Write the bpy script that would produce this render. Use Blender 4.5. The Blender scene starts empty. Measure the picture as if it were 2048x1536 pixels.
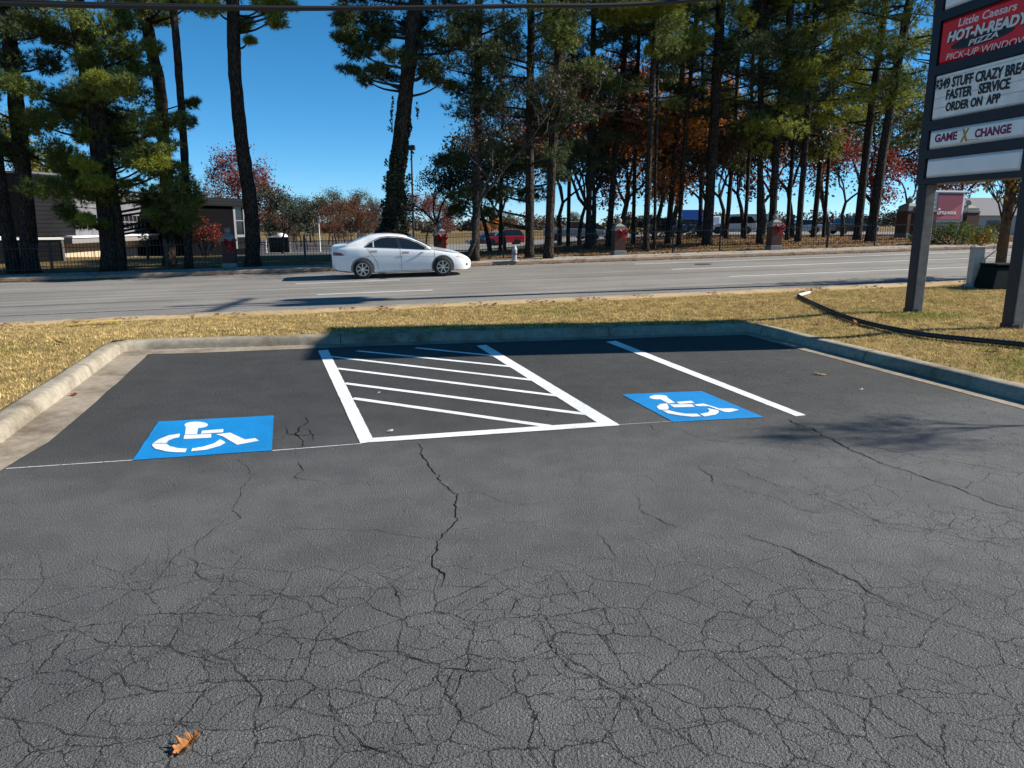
import bpy, bmesh, math, random
import numpy as np
from mathutils import Vector, Matrix, noise as mnoise
random.seed(7); RNG = np.random.default_rng(7)
SC = bpy.context.scene; COL = SC.collection
R = math.radians
# ------------------------------------------------------------------ camera
FPX = 1487.0; PITCH = R(12.086); CAMH = 1.76
cam = bpy.data.cameras.new('camera'); camo = bpy.data.objects.new('camera', cam); COL.objects.link(camo)
cam.sensor_width = 36.0; cam.sensor_fit = 'HORIZONTAL'; cam.lens = FPX/2048*36
cam.clip_start = .05; cam.clip_end = 6000
camo.location = (0, 0, CAMH); camo.rotation_euler = (R(90)-PITCH, 0, 0)
SC.camera = camo
# ------------------------------------------------------------------ light
SUN_EL, SUN_AZ = R(33.5), R(7.5)          # azimuth from +X towards +Y
w = bpy.data.worlds.new('World'); SC.world = w; w.use_nodes = True
nt = w.node_tree; nt.nodes.clear()
sky = nt.nodes.new('ShaderNodeTexSky'); sky.sky_type = 'NISHITA'; sky.sun_disc = False
sky.sun_elevation = SUN_EL; sky.sun_rotation = R(90)-SUN_AZ
sky.air_density = .62; sky.dust_density = 0.; sky.ozone_density = 8.0; sky.altitude = 100
bg = nt.nodes.new('ShaderNodeBackground'); bg.inputs[1].default_value = .085
hs = nt.nodes.new('ShaderNodeHueSaturation'); hs.inputs['Saturation'].default_value = 1.13; hs.inputs['Hue'].default_value = .485
wo = nt.nodes.new('ShaderNodeOutputWorld')
nt.links.new(sky.outputs[0], hs.inputs['Color']); nt.links.new(hs.outputs[0], bg.inputs[0]); nt.links.new(bg.outputs[0], wo.inputs[0])
sl = bpy.data.lights.new('sun', 'SUN'); sl.energy = 5.0; sl.angle = R(.53); sl.color = (1, .94, .85)
so = bpy.data.objects.new('sun', sl); COL.objects.link(so)
sd = Vector((math.cos(SUN_EL)*math.cos(SUN_AZ), math.cos(SUN_EL)*math.sin(SUN_AZ), math.sin(SUN_EL)))
so.rotation_euler = sd.to_track_quat('Z', 'Y').to_euler(); so.location = sd*50
SC.view_settings.view_transform = 'Standard'; SC.view_settings.look = 'None'
SC.view_settings.exposure = .82; SC.view_settings.gamma = 1
SC.cycles.max_bounces = 6; SC.cycles.diffuse_bounces = 3; SC.cycles.transparent_max_bounces = 8
SC.cycles.caustics_reflective = False; SC.cycles.caustics_refractive = False

# ------------------------------------------------------------------ terrain
TH = R(11.0); CT, ST = math.cos(TH), math.sin(TH)
def sn(x, y): return x*CT+y*ST, -x*ST+y*CT
def xy(s, n): return s*CT-n*ST, s*ST+n*CT
def sst(a, b, x):
    t = max(0., min(1., (x-a)/(b-a))); return t*t*(3-2*t)
def G(x, y): return -.65+.0176*x+.0324*y
N_LOT, N_NEAR, N_FAR, N_WALK = 11.33, 17.3, 28.05, 29.5
def sL(n): return -3.41+(11.26-n)*.089
def sR(n): return 6.27+(11.39-n)*.040
def T(x, y):
    s, n = sn(x, y)
    if n > N_WALK-.01:
        g = G(x, y)+.12
        wgt = sst(31, 46, y); r = x/max(y, 1); A = sst(-.12, .25, r)
        zl = max(-1.3, .12-.018*max(0, y-30)); zr = max(.3, 1.0-.005*max(0, y-42))
        return g*(1-wgt)+(zl*(1-A)+zr*A)*wgt
    if n > N_FAR: return G(x, y)+.12
    if n > N_NEAR: return G(x, y)
    if sL(n) < s < sR(n) and n < N_LOT: return 0.
    return lawn_z(s, n)
def lawn_z(s, n):
    x, y = xy(s, n)
    base = .128
    if s > sR(n): base += .1*sst(.2, 2.2, s-sR(n))
    e = G(x, y)+.11
    t = sst(N_LOT+.3, N_NEAR-.5, n)
    return base*(1-t)+e*t + .012*mnoise.noise((x*.9, y*.9, 3))*(1 if n > N_LOT+.4 else 0)
def ray(u, v):
    x = (u-1024)/FPX; y = (v-768)/FPX
    return np.array([x, math.cos(PITCH)-y*math.sin(PITCH), -(y*math.cos(PITCH)+math.sin(PITCH))])
def gz(u, v, z=0.):
    d = ray(u, v); t = (z-CAMH)/d[2]; return Vector((d[0]*t, d[1]*t, z))
def gt(u, v):                                  # where a sight line meets the terrain
    d = ray(u, v); t = 1.
    while t < 400:
        p = d*t; z = CAMH+p[2]
        if z <= T(p[0], p[1]): break
        t += .03+t*.002
    return Vector((p[0], p[1], T(p[0], p[1])))
def at(u, v, Y):
    d = ray(u, v)*1.; d = d*(Y/d[1]); return Vector((d[0], d[1], d[2]+CAMH))
def colx(u, Y, z):
    dep = Y*math.cos(PITCH)-(z-CAMH)*math.sin(PITCH); return (u-1024)/FPX*dep

# ------------------------------------------------------------------ materials
MATS = {}
def mat(name, col=(.5, .5, .5), rough=.7, metal=0., spec=.5, noise=None, bump=None, trans=0., island=0., emit=None, coat=0.):
    """noise=(scale, amount, detail) multiplies the base colour; bump=(scale, strength, distance)"""
    if name in MATS: return MATS[name]
    m = bpy.data.materials.new(name); m.use_nodes = True; t = m.node_tree; L = t.links
    b = t.nodes['Principled BSDF']; out = t.nodes['Material Output']
    b.inputs['Base Color'].default_value = (*col, 1); b.inputs['Roughness'].default_value = rough
    b.inputs['Metallic'].default_value = metal; b.inputs['Specular IOR Level'].default_value = spec
    if coat: b.inputs['Coat Weight'].default_value = coat; b.inputs['Coat Roughness'].default_value = .05
    src = None
    tc = t.nodes.new('ShaderNodeTexCoord')
    if noise:
        n = t.nodes.new('ShaderNodeTexNoise'); n.inputs['Scale'].default_value = noise[0]; n.inputs['Detail'].default_value = noise[2] if len(noise) > 2 else 4
        L.new(tc.outputs['Object'], n.inputs['Vector'])
        r = t.nodes.new('ShaderNodeMapRange'); r.inputs[1].default_value = .3; r.inputs[2].default_value = .7
        r.inputs[3].default_value = 1-noise[1]; r.inputs[4].default_value = 1+noise[1]
        L.new(n.outputs[0], r.inputs[0]); src = r.outputs[0]
    if island:
        gi = t.nodes.new('ShaderNodeNewGeometry'); r2 = t.nodes.new('ShaderNodeMapRange')
        r2.inputs[3].default_value = 1-island; r2.inputs[4].default_value = 1+island
        L.new(gi.outputs['Random Per Island'], r2.inputs[0])
        if src is None: src = r2.outputs[0]
        else:
            mm = t.nodes.new('ShaderNodeMath'); mm.operation = 'MULTIPLY'; L.new(src, mm.inputs[0]); L.new(r2.outputs[0], mm.inputs[1]); src = mm.outputs[0]
    if src is not None:
        mx = t.nodes.new('ShaderNodeVectorMath'); mx.operation = 'SCALE'; mx.inputs[0].default_value = col
        L.new(src, mx.inputs['Scale']); L.new(mx.outputs[0], b.inputs['Base Color'])
    if bump:
        n2 = t.nodes.new('ShaderNodeTexNoise'); n2.inputs['Scale'].default_value = bump[0]; n2.inputs['Detail'].default_value = 3
        L.new(tc.outputs['Object'], n2.inputs['Vector'])
        bp = t.nodes.new('ShaderNodeBump'); bp.inputs['Strength'].default_value = bump[1]; bp.inputs['Distance'].default_value = bump[2]
        L.new(n2.outputs[0], bp.inputs['Height']); L.new(bp.outputs[0], b.inputs['Normal'])
    if trans:
        tr = t.nodes.new('ShaderNodeBsdfTranslucent'); ms = t.nodes.new('ShaderNodeMixShader'); ms.inputs[0].default_value = trans
        if src is not None: L.new(mx.outputs[0], tr.inputs[0])
        else: tr.inputs[0].default_value = (*col, 1)
        L.new(b.outputs[0], ms.inputs[1]); L.new(tr.outputs[0], ms.inputs[2]); L.new(ms.outputs[0], out.inputs[0])
    MATS[name] = m; return m

def N(t, kind, **kw):
    n = t.nodes.new(kind)
    for k, v in kw.items():
        if k.startswith('i_'): n.inputs[int(k[2:])].default_value = v
        else: setattr(n, k, v)
    return n
def mth(t, op, a, b=None, clamp=False):
    n = t.nodes.new('ShaderNodeMath'); n.operation = op; n.use_clamp = clamp
    for i, q in enumerate((a, b)):
        if q is None: continue
        if isinstance(q, (int, float)): n.inputs[i].default_value = q
        else: t.links.new(q, n.inputs[i])
    return n.outputs[0]
def rng(t, src, a, b, c, d):
    n = t.nodes.new('ShaderNodeMapRange'); n.interpolation_type = 'SMOOTHSTEP'
    for i, q in enumerate((a, b, c, d)): n.inputs[i+1].default_value = q
    t.links.new(src, n.inputs[0]); return n.outputs[0]
def noisen(t, vec, scale, detail=4, rough=.5, dist=0.):
    n = t.nodes.new('ShaderNodeTexNoise'); n.inputs['Scale'].default_value = scale; n.inputs['Detail'].default_value = detail
    n.inputs['Roughness'].default_value = rough; n.inputs['Distortion'].default_value = dist
    if vec is not None: t.links.new(vec, n.inputs['Vector'])
    return n
def ramp(t, src, stops):
    n = t.nodes.new('ShaderNodeValToRGB'); e = n.color_ramp.elements
    while len(e) < len(stops): e.new(.5)
    for q, (p, c) in zip(e, stops): q.position = p; q.color = (*c, 1)
    t.links.new(src, n.inputs[0]); return n.outputs[0]
def newmat(name):
    m = bpy.data.materials.new(name); m.use_nodes = True; MATS[name] = m
    return m, m.node_tree, m.node_tree.nodes['Principled BSDF']

def make_lot_asphalt():
    m, t, b = newmat('lot_asphalt'); L = t.links
    tc = N(t, 'ShaderNodeTexCoord'); P = tc.outputs['Object']
    sep = N(t, 'ShaderNodeSeparateXYZ'); L.new(P, sep.inputs[0])
    big = noisen(t, P, .55, 3, .55).outputs[0]; mid = noisen(t, P, 3.2, 5, .6).outputs[0]; fine = noisen(t, P, 170, 2, .6).outputs[0]
    grain = N(t, 'ShaderNodeTexVoronoi'); grain.inputs['Scale'].default_value = 130; L.new(P, grain.inputs['Vector'])
    # the sealed bays beyond the thin line are fresher and darker than the drive aisle
    edge = mth(t, 'SUBTRACT', sep.outputs[1], mth(t, 'MULTIPLY', sep.outputs[0], .24))
    wob = mth(t, 'ADD', edge, mth(t, 'MULTIPLY', mth(t, 'SUBTRACT', big, .5), 5.))
    fresh = rng(t, wob, 4.6, 7.6, 0., 1.)
    val = mth(t, 'MULTIPLY', rng(t, big, .3, .7, .86, 1.16), rng(t, mid, .25, .75, .84, 1.16))
    val = mth(t, 'MULTIPLY', val, rng(t, fine, .3, .72, .42, 1.62))
    val = mth(t, 'MULTIPLY', val, rng(t, fresh, 0, 1, 1., .46))
    spk = rng(t, grain.outputs['Color'], .86, .95, 0., 1.1); 
    val = mth(t, 'ADD', val, mth(t, 'MULTIPLY', spk, rng(t, fresh, 0, 1, 1., .25)))
    # alligator cracks: jagged cells, dense in the near part, thinning out
    wv = noisen(t, P, 13., 4, .7); wv2 = noisen(t, P, 1.3, 2, .5)
    add = N(t, 'ShaderNodeVectorMath', operation='MULTIPLY_ADD'); L.new(wv.outputs['Color'], add.inputs[0]); add.inputs[1].default_value = (.075, .075, 0); L.new(P, add.inputs[2])
    add2 = N(t, 'ShaderNodeVectorMath', operation='MULTIPLY_ADD'); L.new(wv2.outputs['Color'], add2.inputs[0]); add2.inputs[1].default_value = (.16, .16, 0); L.new(add.outputs[0], add2.inputs[2])
    def cells(scale, width, mask):
        v = N(t, 'ShaderNodeTexVoronoi', feature='DISTANCE_TO_EDGE', voronoi_dimensions='2D'); v.inputs['Scale'].default_value = scale
        L.new(add2.outputs[0], v.inputs['Vector'])
        wid = mth(t, 'MULTIPLY', rng(t, wv.outputs[0], .3, .7, .35, 1.5), width)
        d = mth(t, 'DIVIDE', v.outputs['Distance'], wid)
        c = rng(t, d, .35, 1.0, 1., 0.)
        return mth(t, 'MULTIPLY', c, mask)
    near = rng(t, sep.outputs[1], 3.0, 4.3, 1., 0.)
    mk = noisen(t, P, 1.1, 3, .6).outputs[0]; mk2 = noisen(t, P, 2.3, 2, .5).outputs[0]
    rightside = rng(t, mth(t, 'SUBTRACT', mth(t, 'MULTIPLY', sep.outputs[0], 1.), mth(t, 'MULTIPLY', mth(t, 'ABSOLUTE', mth(t, 'SUBTRACT', sep.outputs[1], 5.)), .7)), .6, 2.2, 0., 1.)
    m1 = mth(t, 'MULTIPLY', rng(t, mth(t, 'ADD', mk, mth(t, 'MULTIPLY', near, .30)), .50, .62, 0., 1.), mth(t, 'MAXIMUM', near, mth(t, 'MULTIPLY', rightside, .8)))
    m2 = mth(t, 'MULTIPLY', rng(t, mth(t, 'ADD', mk2, mth(t, 'MULTIPLY', near, .16)), .55, .66, 0., .8), near)
    cr = mth(t, 'MAXIMUM', cells(3.7, .018, m1), cells(8.0, .028, m2))
    m3 = mth(t, 'MULTIPLY', rng(t, mk2, .40, .55, 0., .9), rightside)
    cr = mth(t, 'MAXIMUM', cr, cells(5.2, .020, m3))
    m4 = mth(t, 'MULTIPLY', rng(t, mth(t, 'ADD', mk, mth(t, 'MULTIPLY', mk2, .5)), .78, .90, 0., .75), rng(t, sep.outputs[1], 4.2, 6.2, 1., 0.))
    cr = mth(t, 'MAXIMUM', cr, cells(4.4, .017, m4))
    val2 = mth(t, 'MULTIPLY', val, mth(t, 'SUBTRACT', 1., mth(t, 'MULTIPLY', cr, .80)))
    cc = N(t, 'ShaderNodeVectorMath', operation='SCALE'); cc.inputs[0].default_value = (.114, .113, .108); L.new(val2, cc.inputs['Scale'])
    L.new(cc.outputs[0], b.inputs['Base Color'])
    L.new(rng(t, fresh, 0, 1, .62, .72), b.inputs['Roughness']); b.inputs['Specular IOR Level'].default_value = .35
    hb = noisen(t, P, 88, 3, .7).outputs[0]
    h = mth(t, 'ADD', mth(t, 'MULTIPLY', hb, .042), mth(t, 'MULTIPLY', noisen(t, P, 14, 3, .6).outputs[0], .008))
    h = mth(t, 'SUBTRACT', h, mth(t, 'MULTIPLY', cr, .022))
    bp = N(t, 'ShaderNodeBump'); bp.inputs['Strength'].default_value = .8; bp.inputs['Distance'].default_value = 1.
    L.new(h, bp.inputs['Height']); L.new(bp.outputs[0], b.inputs['Normal'])
    return m
def make_road():
    m, t, b = newmat('road_asphalt'); L = t.links
    tc = N(t, 'ShaderNodeTexCoord'); P = tc.outputs['Object']
    mp = N(t, 'ShaderNodeMapping'); mp.inputs['Rotation'].default_value = (0, 0, -TH); L.new(P, mp.inputs[0])
    st = N(t, 'ShaderNodeMapping'); st.inputs['Scale'].default_value = (.05, 2.2, 1); L.new(mp.outputs[0], st.inputs[0])
    streak = noisen(t, st.outputs[0], 1., 4, .6).outputs[0]; big = noisen(t, P, .4, 3).outputs[0]; fine = noisen(t, P, 60, 2, .7).outputs[0]
    st2 = N(t, 'ShaderNodeMapping'); st2.inputs['Scale'].default_value = (.03, 3.1, 1); st2.inputs['Location'].default_value = (3, 7, 0); L.new(mp.outputs[0], st2.inputs[0])
    seam = rng(t, noisen(t, st2.outputs[0], 1., 2, .4).outputs[0], .60, .66, 0., 1.)
    val = mth(t, 'MULTIPLY', rng(t, streak, .3, .7, .8, 1.18), rng(t, big, .3, .7, .9, 1.1))
    val = mth(t, 'MULTIPLY', val, rng(t, fine, .3, .7, .72, 1.28)); val = mth(t, 'MULTIPLY', val, mth(t, 'SUBTRACT', 1., mth(t, 'MULTIPLY', seam, .3)))
    cc = N(t, 'ShaderNodeVectorMath', operation='SCALE'); cc.inputs[0].default_value = (.205, .193, .174); L.new(val, cc.inputs['Scale'])
    L.new(cc.outputs[0], b.inputs['Base Color']); b.inputs['Roughness'].default_value = .85; b.inputs['Specular IOR Level'].default_value = .3
    bp = N(t, 'ShaderNodeBump'); bp.inputs['Strength'].default_value = .5; bp.inputs['Distance'].default_value = .02
    L.new(fine, bp.inputs['Height']); L.new(bp.outputs[0], b.inputs['Normal'])
    return m
def make_concrete(name, col, stain=.35, sc=1.):
    m, t, b = newmat(name); L = t.links
    P = N(t, 'ShaderNodeTexCoord').outputs['Object']
    big = noisen(t, P, 1.3*sc, 5, .65).outputs[0]; mid = noisen(t, P, 9*sc, 5, .7).outputs[0]; fine = noisen(t, P, 120, 2, .6).outputs[0]
    val = mth(t, 'MULTIPLY', rng(t, mid, .25, .75, .78, 1.2), rng(t, fine, .3, .7, .85, 1.15))
    cc = N(t, 'ShaderNodeVectorMath', operation='SCALE'); L.new(val, cc.inputs['Scale'])
    L.new(ramp(t, big, [(.3, tuple(c*(1-stain) for c in (col[0], col[1]*.94, col[2]*.85))), (.52, col), (.75, tuple(c*1.12 for c in col))]), cc.inputs[0])
    L.new(cc.outputs[0], b.inputs['Base Color']); b.inputs['Roughness'].default_value = .9; b.inputs['Specular IOR Level'].default_value = .25
    bp = N(t, 'ShaderNodeBump'); bp.inputs['Strength'].default_value = .5; bp.inputs['Distance'].default_value = .01
    L.new(mth(t, 'ADD', mid, mth(t, 'MULTIPLY', fine, .4)), bp.inputs['Height']); L.new(bp.outputs[0], b.inputs['Normal'])
    return m
def make_lawn(name, a, bb, green, fleck):
    m, t, b = newmat(name); L = t.links
    P = N(t, 'ShaderNodeTexCoord').outputs['Object']
    c1 = ramp(t, noisen(t, P, 18, 5, .75).outputs[0], [(.28, tuple(.45*q for q in a)), (.5, a), (.75, bb)])
    gm = rng(t, noisen(t, P, .55, 3, .6).outputs[0], .54, .72, 0., .75)
    mx = N(t, 'ShaderNodeMix', data_type='RGBA'); L.new(gm, mx.inputs[0]); L.new(c1, mx.inputs[6]); mx.inputs[7].default_value = (*green, 1)
    f = rng(t, noisen(t, P, 7, 4, .7).outputs[0], .62, .70, 0., .6)
    mx2 = N(t, 'ShaderNodeMix', data_type='RGBA'); L.new(f, mx2.inputs[0]); L.new(mx.outputs[2], mx2.inputs[6]); mx2.inputs[7].default_value = (*fleck, 1)
    L.new(mx2.outputs[2], b.inputs['Base Color']); b.inputs['Roughness'].default_value = 1.; b.inputs['Specular IOR Level'].default_value = .1
    bp = N(t, 'ShaderNodeBump'); bp.inputs['Strength'].default_value = .9; bp.inputs['Distance'].default_value = .05
    L.new(noisen(t, P, 30, 4, .7).outputs[0], bp.inputs['Height']); L.new(bp.outputs[0], b.inputs['Normal'])
    return m
def make_paint(name, col, worn=.5):
    m, t, b = newmat(name); L = t.links
    P = N(t, 'ShaderNodeTexCoord').outputs['Object']
    f = noisen(t, P, 70, 3, .7).outputs[0]; g = noisen(t, P, 5, 3, .6).outputs[0]
    k = rng(t, mth(t, 'ADD', f, mth(t, 'MULTIPLY', g, .35)), .92-.10*worn, .99-.10*worn, 0., .85)
    mx = N(t, 'ShaderNodeMix', data_type='RGBA'); L.new(k, mx.inputs[0]); mx.inputs[6].default_value = (*col, 1); mx.inputs[7].default_value = (.06, .06, .06, 1)
    tone = N(t, 'ShaderNodeVectorMath', operation='SCALE'); L.new(mx.outputs[2], tone.inputs[0]); L.new(mth(t, 'MULTIPLY', rng(t, noisen(t, P, 2.2, 4).outputs[0], .3, .7, .88, 1.08), rng(t, noisen(t, P, 150, 2, .6).outputs[0], .3, .7, .86, 1.12)), tone.inputs['Scale'])
    L.new(tone.outputs[0], b.inputs['Base Color']); b.inputs['Roughness'].default_value = .7; b.inputs['Specular IOR Level'].default_value = .3
    bp = N(t, 'ShaderNodeBump'); bp.inputs['Strength'].default_value = .9; bp.inputs['Distance'].default_value = .010
    L.new(noisen(t, P, 105, 3, .7).outputs[0], bp.inputs['Height']); L.new(bp.outputs[0], b.inputs['Normal'])
    return m
def make_brick(name, c1, c2, mortar, scale):
    m, t, b = newmat(name); L = t.links
    P = N(t, 'ShaderNodeTexCoord').outputs['Object']
    sp = N(t, 'ShaderNodeSeparateXYZ'); L.new(P, sp.inputs[0]); cb = N(t, 'ShaderNodeCombineXYZ')
    L.new(mth(t, 'ADD', sp.outputs[0], sp.outputs[1]), cb.inputs[0]); L.new(sp.outputs[2], cb.inputs[1])
    br = N(t, 'ShaderNodeTexBrick'); L.new(cb.outputs[0], br.inputs['Vector']); br.inputs['Scale'].default_value = scale
    br.inputs['Color1'].default_value = (*c1, 1); br.inputs['Color2'].default_value = (*c2, 1); br.inputs['Mortar'].default_value = (*mortar, 1); br.inputs['Mortar Size'].default_value = .015
    L.new(br.outputs[0], b.inputs['Base Color']); b.inputs['Roughness'].default_value = .9
    return m
def make_siding(name, col, pitch, vertical=False):
    m, t, b = newmat(name); L = t.links
    P = N(t, 'ShaderNodeTexCoord').outputs['Object']
    sp = N(t, 'ShaderNodeSeparateXYZ'); L.new(P, sp.inputs[0])
    fr = mth(t, 'FRACT', mth(t, 'DIVIDE', sp.outputs[2], pitch))
    k = rng(t, fr, .0, .22, .35, 1.)
    cc = N(t, 'ShaderNodeVectorMath', operation='SCALE'); cc.inputs[0].default_value = col
    L.new(mth(t, 'MULTIPLY', k, rng(t, noisen(t, P, .8, 4).outputs[0], .3, .7, .85, 1.12)), cc.inputs['Scale']); L.new(cc.outputs[0], b.inputs['Base Color'])
    b.inputs['Roughness'].default_value = .7; b.inputs['Specular IOR Level'].default_value = .12
    bp = N(t, 'ShaderNodeBump'); bp.inputs['Strength'].default_value = .5; bp.inputs['Distance'].default_value = .03
    L.new(k, bp.inputs['Height']); L.new(bp.outputs[0], b.inputs['Normal'])
    return m
def make_bark(name, col):
    m, t, b = newmat(name); L = t.links
    P = N(t, 'ShaderNodeTexCoord').outputs['Object']
    mp = N(t, 'ShaderNodeMapping'); mp.inputs['Scale'].default_value = (1, 1, .28); L.new(P, mp.inputs[0])
    v = N(t, 'ShaderNodeTexVoronoi', feature='DISTANCE_TO_EDGE'); v.inputs['Scale'].default_value = 13; L.new(mp.outputs[0], v.inputs['Vector'])
    n = noisen(t, mp.outputs[0], 11, 5, .7).outputs[0]
    k = mth(t, 'MULTIPLY', rng(t, v.outputs['Distance'], .0, .18, .35, 1.1), rng(t, n, .3, .7, .6, 1.35))
    cc = N(t, 'ShaderNodeVectorMath', operation='SCALE'); cc.inputs[0].default_value = col; L.new(k, cc.inputs['Scale']); L.new(cc.outputs[0], b.inputs['Base Color'])
    b.inputs['Roughness'].default_value = .95; b.inputs['Specular IOR Level'].default_value = .15
    bp = N(t, 'ShaderNodeBump'); bp.inputs['Strength'].default_value = .9; bp.inputs['Distance'].default_value = .05
    L.new(k, bp.inputs['Height']); L.new(bp.outputs[0], b.inputs['Normal'])
    return m
M_LOT = make_lot_asphalt(); M_ROAD = make_road()
M_KERB = make_concrete('kerb_concrete', (.30, .262, .20), .55); M_GUT = make_concrete('gutter_concrete', (.28, .235, .18), .55)
M_WALK = make_concrete('walk_concrete', (.30, .285, .255), .3); M_TAN = make_concrete('verge_concrete', (.44, .31, .16), .3)
M_LAWN = make_lawn('dry_lawn', (.34, .24, .085), (.50, .37, .15), (.20, .19, .05), (.13, .07, .03))
M_FARG = make_lawn('leafy_ground', (.17, .115, .05), (.26, .185, .085), (.09, .10, .03), (.16, .075, .03))
M_WHITE = make_paint('white_line_paint', (.80, .81, .80), 1.15); M_BLUE = make_paint('blue_bay_paint', (.0, .225, .56), .9); M_THIN = make_paint('thin_line_paint', (.62, .62, .61), 1.6)
M_ROADW = make_paint('road_line_paint', (.70, .70, .66), 1.2)
M_BRICK = make_brick('red_brick', (.10, .033, .02), (.075, .025, .017), (.12, .105, .09), 5.2)
M_TANB = make_brick('tan_brick', (.50, .38, .25), (.44, .33, .21), (.52, .45, .36), 3.2)
M_SIDE = make_siding('grey_siding', (.19, .19, .205), .22); M_DARKS = make_siding('charcoal_siding', (.010, .010, .012), .20); M_PANEL = make_siding('grey_panel', (.16, .155, .175), 3.0)
M_BARK = make_bark('pine_bark', (.058, .045, .036)); M_BARK2 = make_bark('grey_bark', (.085, .075, .065))

# ------------------------------------------------------------------ object helpers
def tag(o, label=None, cat=None, group=None, kind=None):
    if label: o['label'] = label
    if cat: o['category'] = cat
    if group: o['group'] = group
    if kind: o['kind'] = kind
    return o
def link(name, me, m=None, parent=None, loc=None, smooth=False):
    o = bpy.data.objects.new(name, me); COL.objects.link(o)
    if m is not None and len(me.materials) == 0: me.materials.append(m)
    if parent is not None: o.parent = parent
    if loc is not None: o.location = loc
    if smooth and len(me.polygons): me.polygons.foreach_set('use_smooth', [True]*len(me.polygons))
    return o
def empty(name, loc, rot=(0, 0, 0), **kw):
    o = bpy.data.objects.new(name, None); COL.objects.link(o); o.location = loc; o.rotation_euler = rot; o.empty_display_size = .2
    tag(o, **kw); return o
def copy_tree(o, parent=None):
    c = o.copy(); COL.objects.link(c)
    if parent is not None: c.parent = parent
    for ch in list(o.children): copy_tree(ch, c)
    return c
class MB:
    def __init__(s): s.v = []; s.f = []
    def add(s, V, Fc):
        k = len(s.v); s.v += [tuple(p) for p in V]; s.f += [tuple(i+k for i in f) for f in Fc]; return s
    def box(s, a, b, M=None, bev=0):
        x0, y0, z0 = a; x1, y1, z1 = b
        V = [Vector(p) for p in ((x0,y0,z0),(x1,y0,z0),(x1,y1,z0),(x0,y1,z0),(x0,y0,z1),(x1,y0,z1),(x1,y1,z1),(x0,y1,z1))]
        if M is not None: V = [M @ p for p in V]
        return s.add(V, [(0,3,2,1),(4,5,6,7),(0,1,5,4),(1,2,6,5),(2,3,7,6),(3,0,4,7)])
    def prism(s, poly, h0, h1, M=None):          # polygon in local xy, extruded along local z
        n = len(poly); V = [Vector((x, y, h0)) for x, y in poly]+[Vector((x, y, h1)) for x, y in poly]
        if M is not None: V = [M @ p for p in V]
        return s.add(V, [tuple(range(n))[::-1], tuple(range(n, 2*n))]+[(i, (i+1) % n, (i+1) % n+n, i+n) for i in range(n)])
    def tube(s, pts, rad, n=8, cap=True):
        pts = [Vector(p) for p in pts]; m = len(pts)
        if not hasattr(rad, '__len__'): rad = [rad]*m
        V = []; ref = None
        for i, p in enumerate(pts):
            d = (pts[min(i+1, m-1)]-pts[max(i-1, 0)]).normalized()
            if ref is None: ref = d.orthogonal().normalized()
            ref = (ref-d*ref.dot(d)).normalized(); bi = d.cross(ref)
            for k in range(n):
                a = 2*math.pi*k/n; V.append(p+(ref*math.cos(a)+bi*math.sin(a))*rad[i])
        Fc = [(i*n+k, i*n+(k+1) % n, (i+1)*n+(k+1) % n, (i+1)*n+k) for i in range(m-1) for k in range(n)]
        if cap: Fc += [tuple(range(n))[::-1], tuple(range((m-1)*n, m*n))]
        return s.add(V, Fc)
    def lathe(s, prof, n=20, M=None, axis='z'):
        V = []; m = len(prof)
        for r, z in prof:
            for k in range(n):
                a = 2*math.pi*k/n; p = Vector((r*math.cos(a), r*math.sin(a), z)) if axis == 'z' else Vector((r*math.cos(a), z, r*math.sin(a)))
                V.append(M @ p if M is not None else p)
        Fc = [(i*n+k, i*n+(k+1) % n, (i+1)*n+(k+1) % n, (i+1)*n+k) for i in range(m-1) for k in range(n)]
        if axis != 'z': Fc = [f[::-1] for f in Fc]
        return s.add(V, Fc)
    def mesh(s, name='mesh'):
        me = bpy.data.meshes.new(name); me.from_pydata(s.v, [], s.f); me.update(); return me
    def build(s, name, m, parent=None, loc=None, smooth=False, bevel=0):
        me = s.mesh(name)
        o = link(name, me, m, parent, loc, smooth)
        if bevel:
            md = o.modifiers.new('bevel', 'BEVEL'); md.width = bevel; md.segments = 2; md.limit_method = 'ANGLE'
        return o
def tri_mesh(name, V, nper=3):
    """V: (k*nper,3) array of separate nper-gons"""
    V = np.asarray(V, dtype=np.float32).reshape(-1, 3); k = len(V)//nper
    me = bpy.data.meshes.new(name); me.vertices.add(len(V)); me.vertices.foreach_set('co', V.ravel())
    me.loops.add(len(V)); me.loops.foreach_set('vertex_index', np.arange(len(V), dtype=np.int32))
    me.polygons.add(k); me.polygons.foreach_set('loop_start', np.arange(0, len(V), nper, dtype=np.int32))
    me.update(calc_edges=True); return me
def grid_mesh(name, us, vs, fn):
    nu, nv = len(us), len(vs); V = [fn(u, v) for v in vs for u in us]
    Fc = [(j*nu+i, j*nu+i+1, (j+1)*nu+i+1, (j+1)*nu+i) for j in range(nv-1) for i in range(nu-1)]
    me = bpy.data.meshes.new(name); me.from_pydata(V, [], Fc); me.update(); return me
def lin(a, b, step): return list(np.linspace(a, b, max(2, int(abs(b-a)/step)+1)))

# ================================================================== SETTING
def far_z(x, y):
    s, n = sn(x, y)
    return T(x, y) if n > N_WALK else min(T(x, y), 0)-.12
xs = lin(-700, -60, 40)[:-1]+lin(-60, -26, 3)[:-1]+lin(-26, 40, .8)[:-1]+lin(40, 90, 3)[:-1]+lin(90, 700, 40)
ys = lin(-60, 10, 5)[:-1]+lin(10, 22, 2)[:-1]+lin(22, 60, .7)[:-1]+lin(60, 140, 5)[:-1]+lin(140, 1800, 80)
tag(link('ground', grid_mesh('ground', xs, ys, lambda x, y: (x, y, far_z(x, y))), M_FARG, smooth=True), kind='structure')
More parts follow.
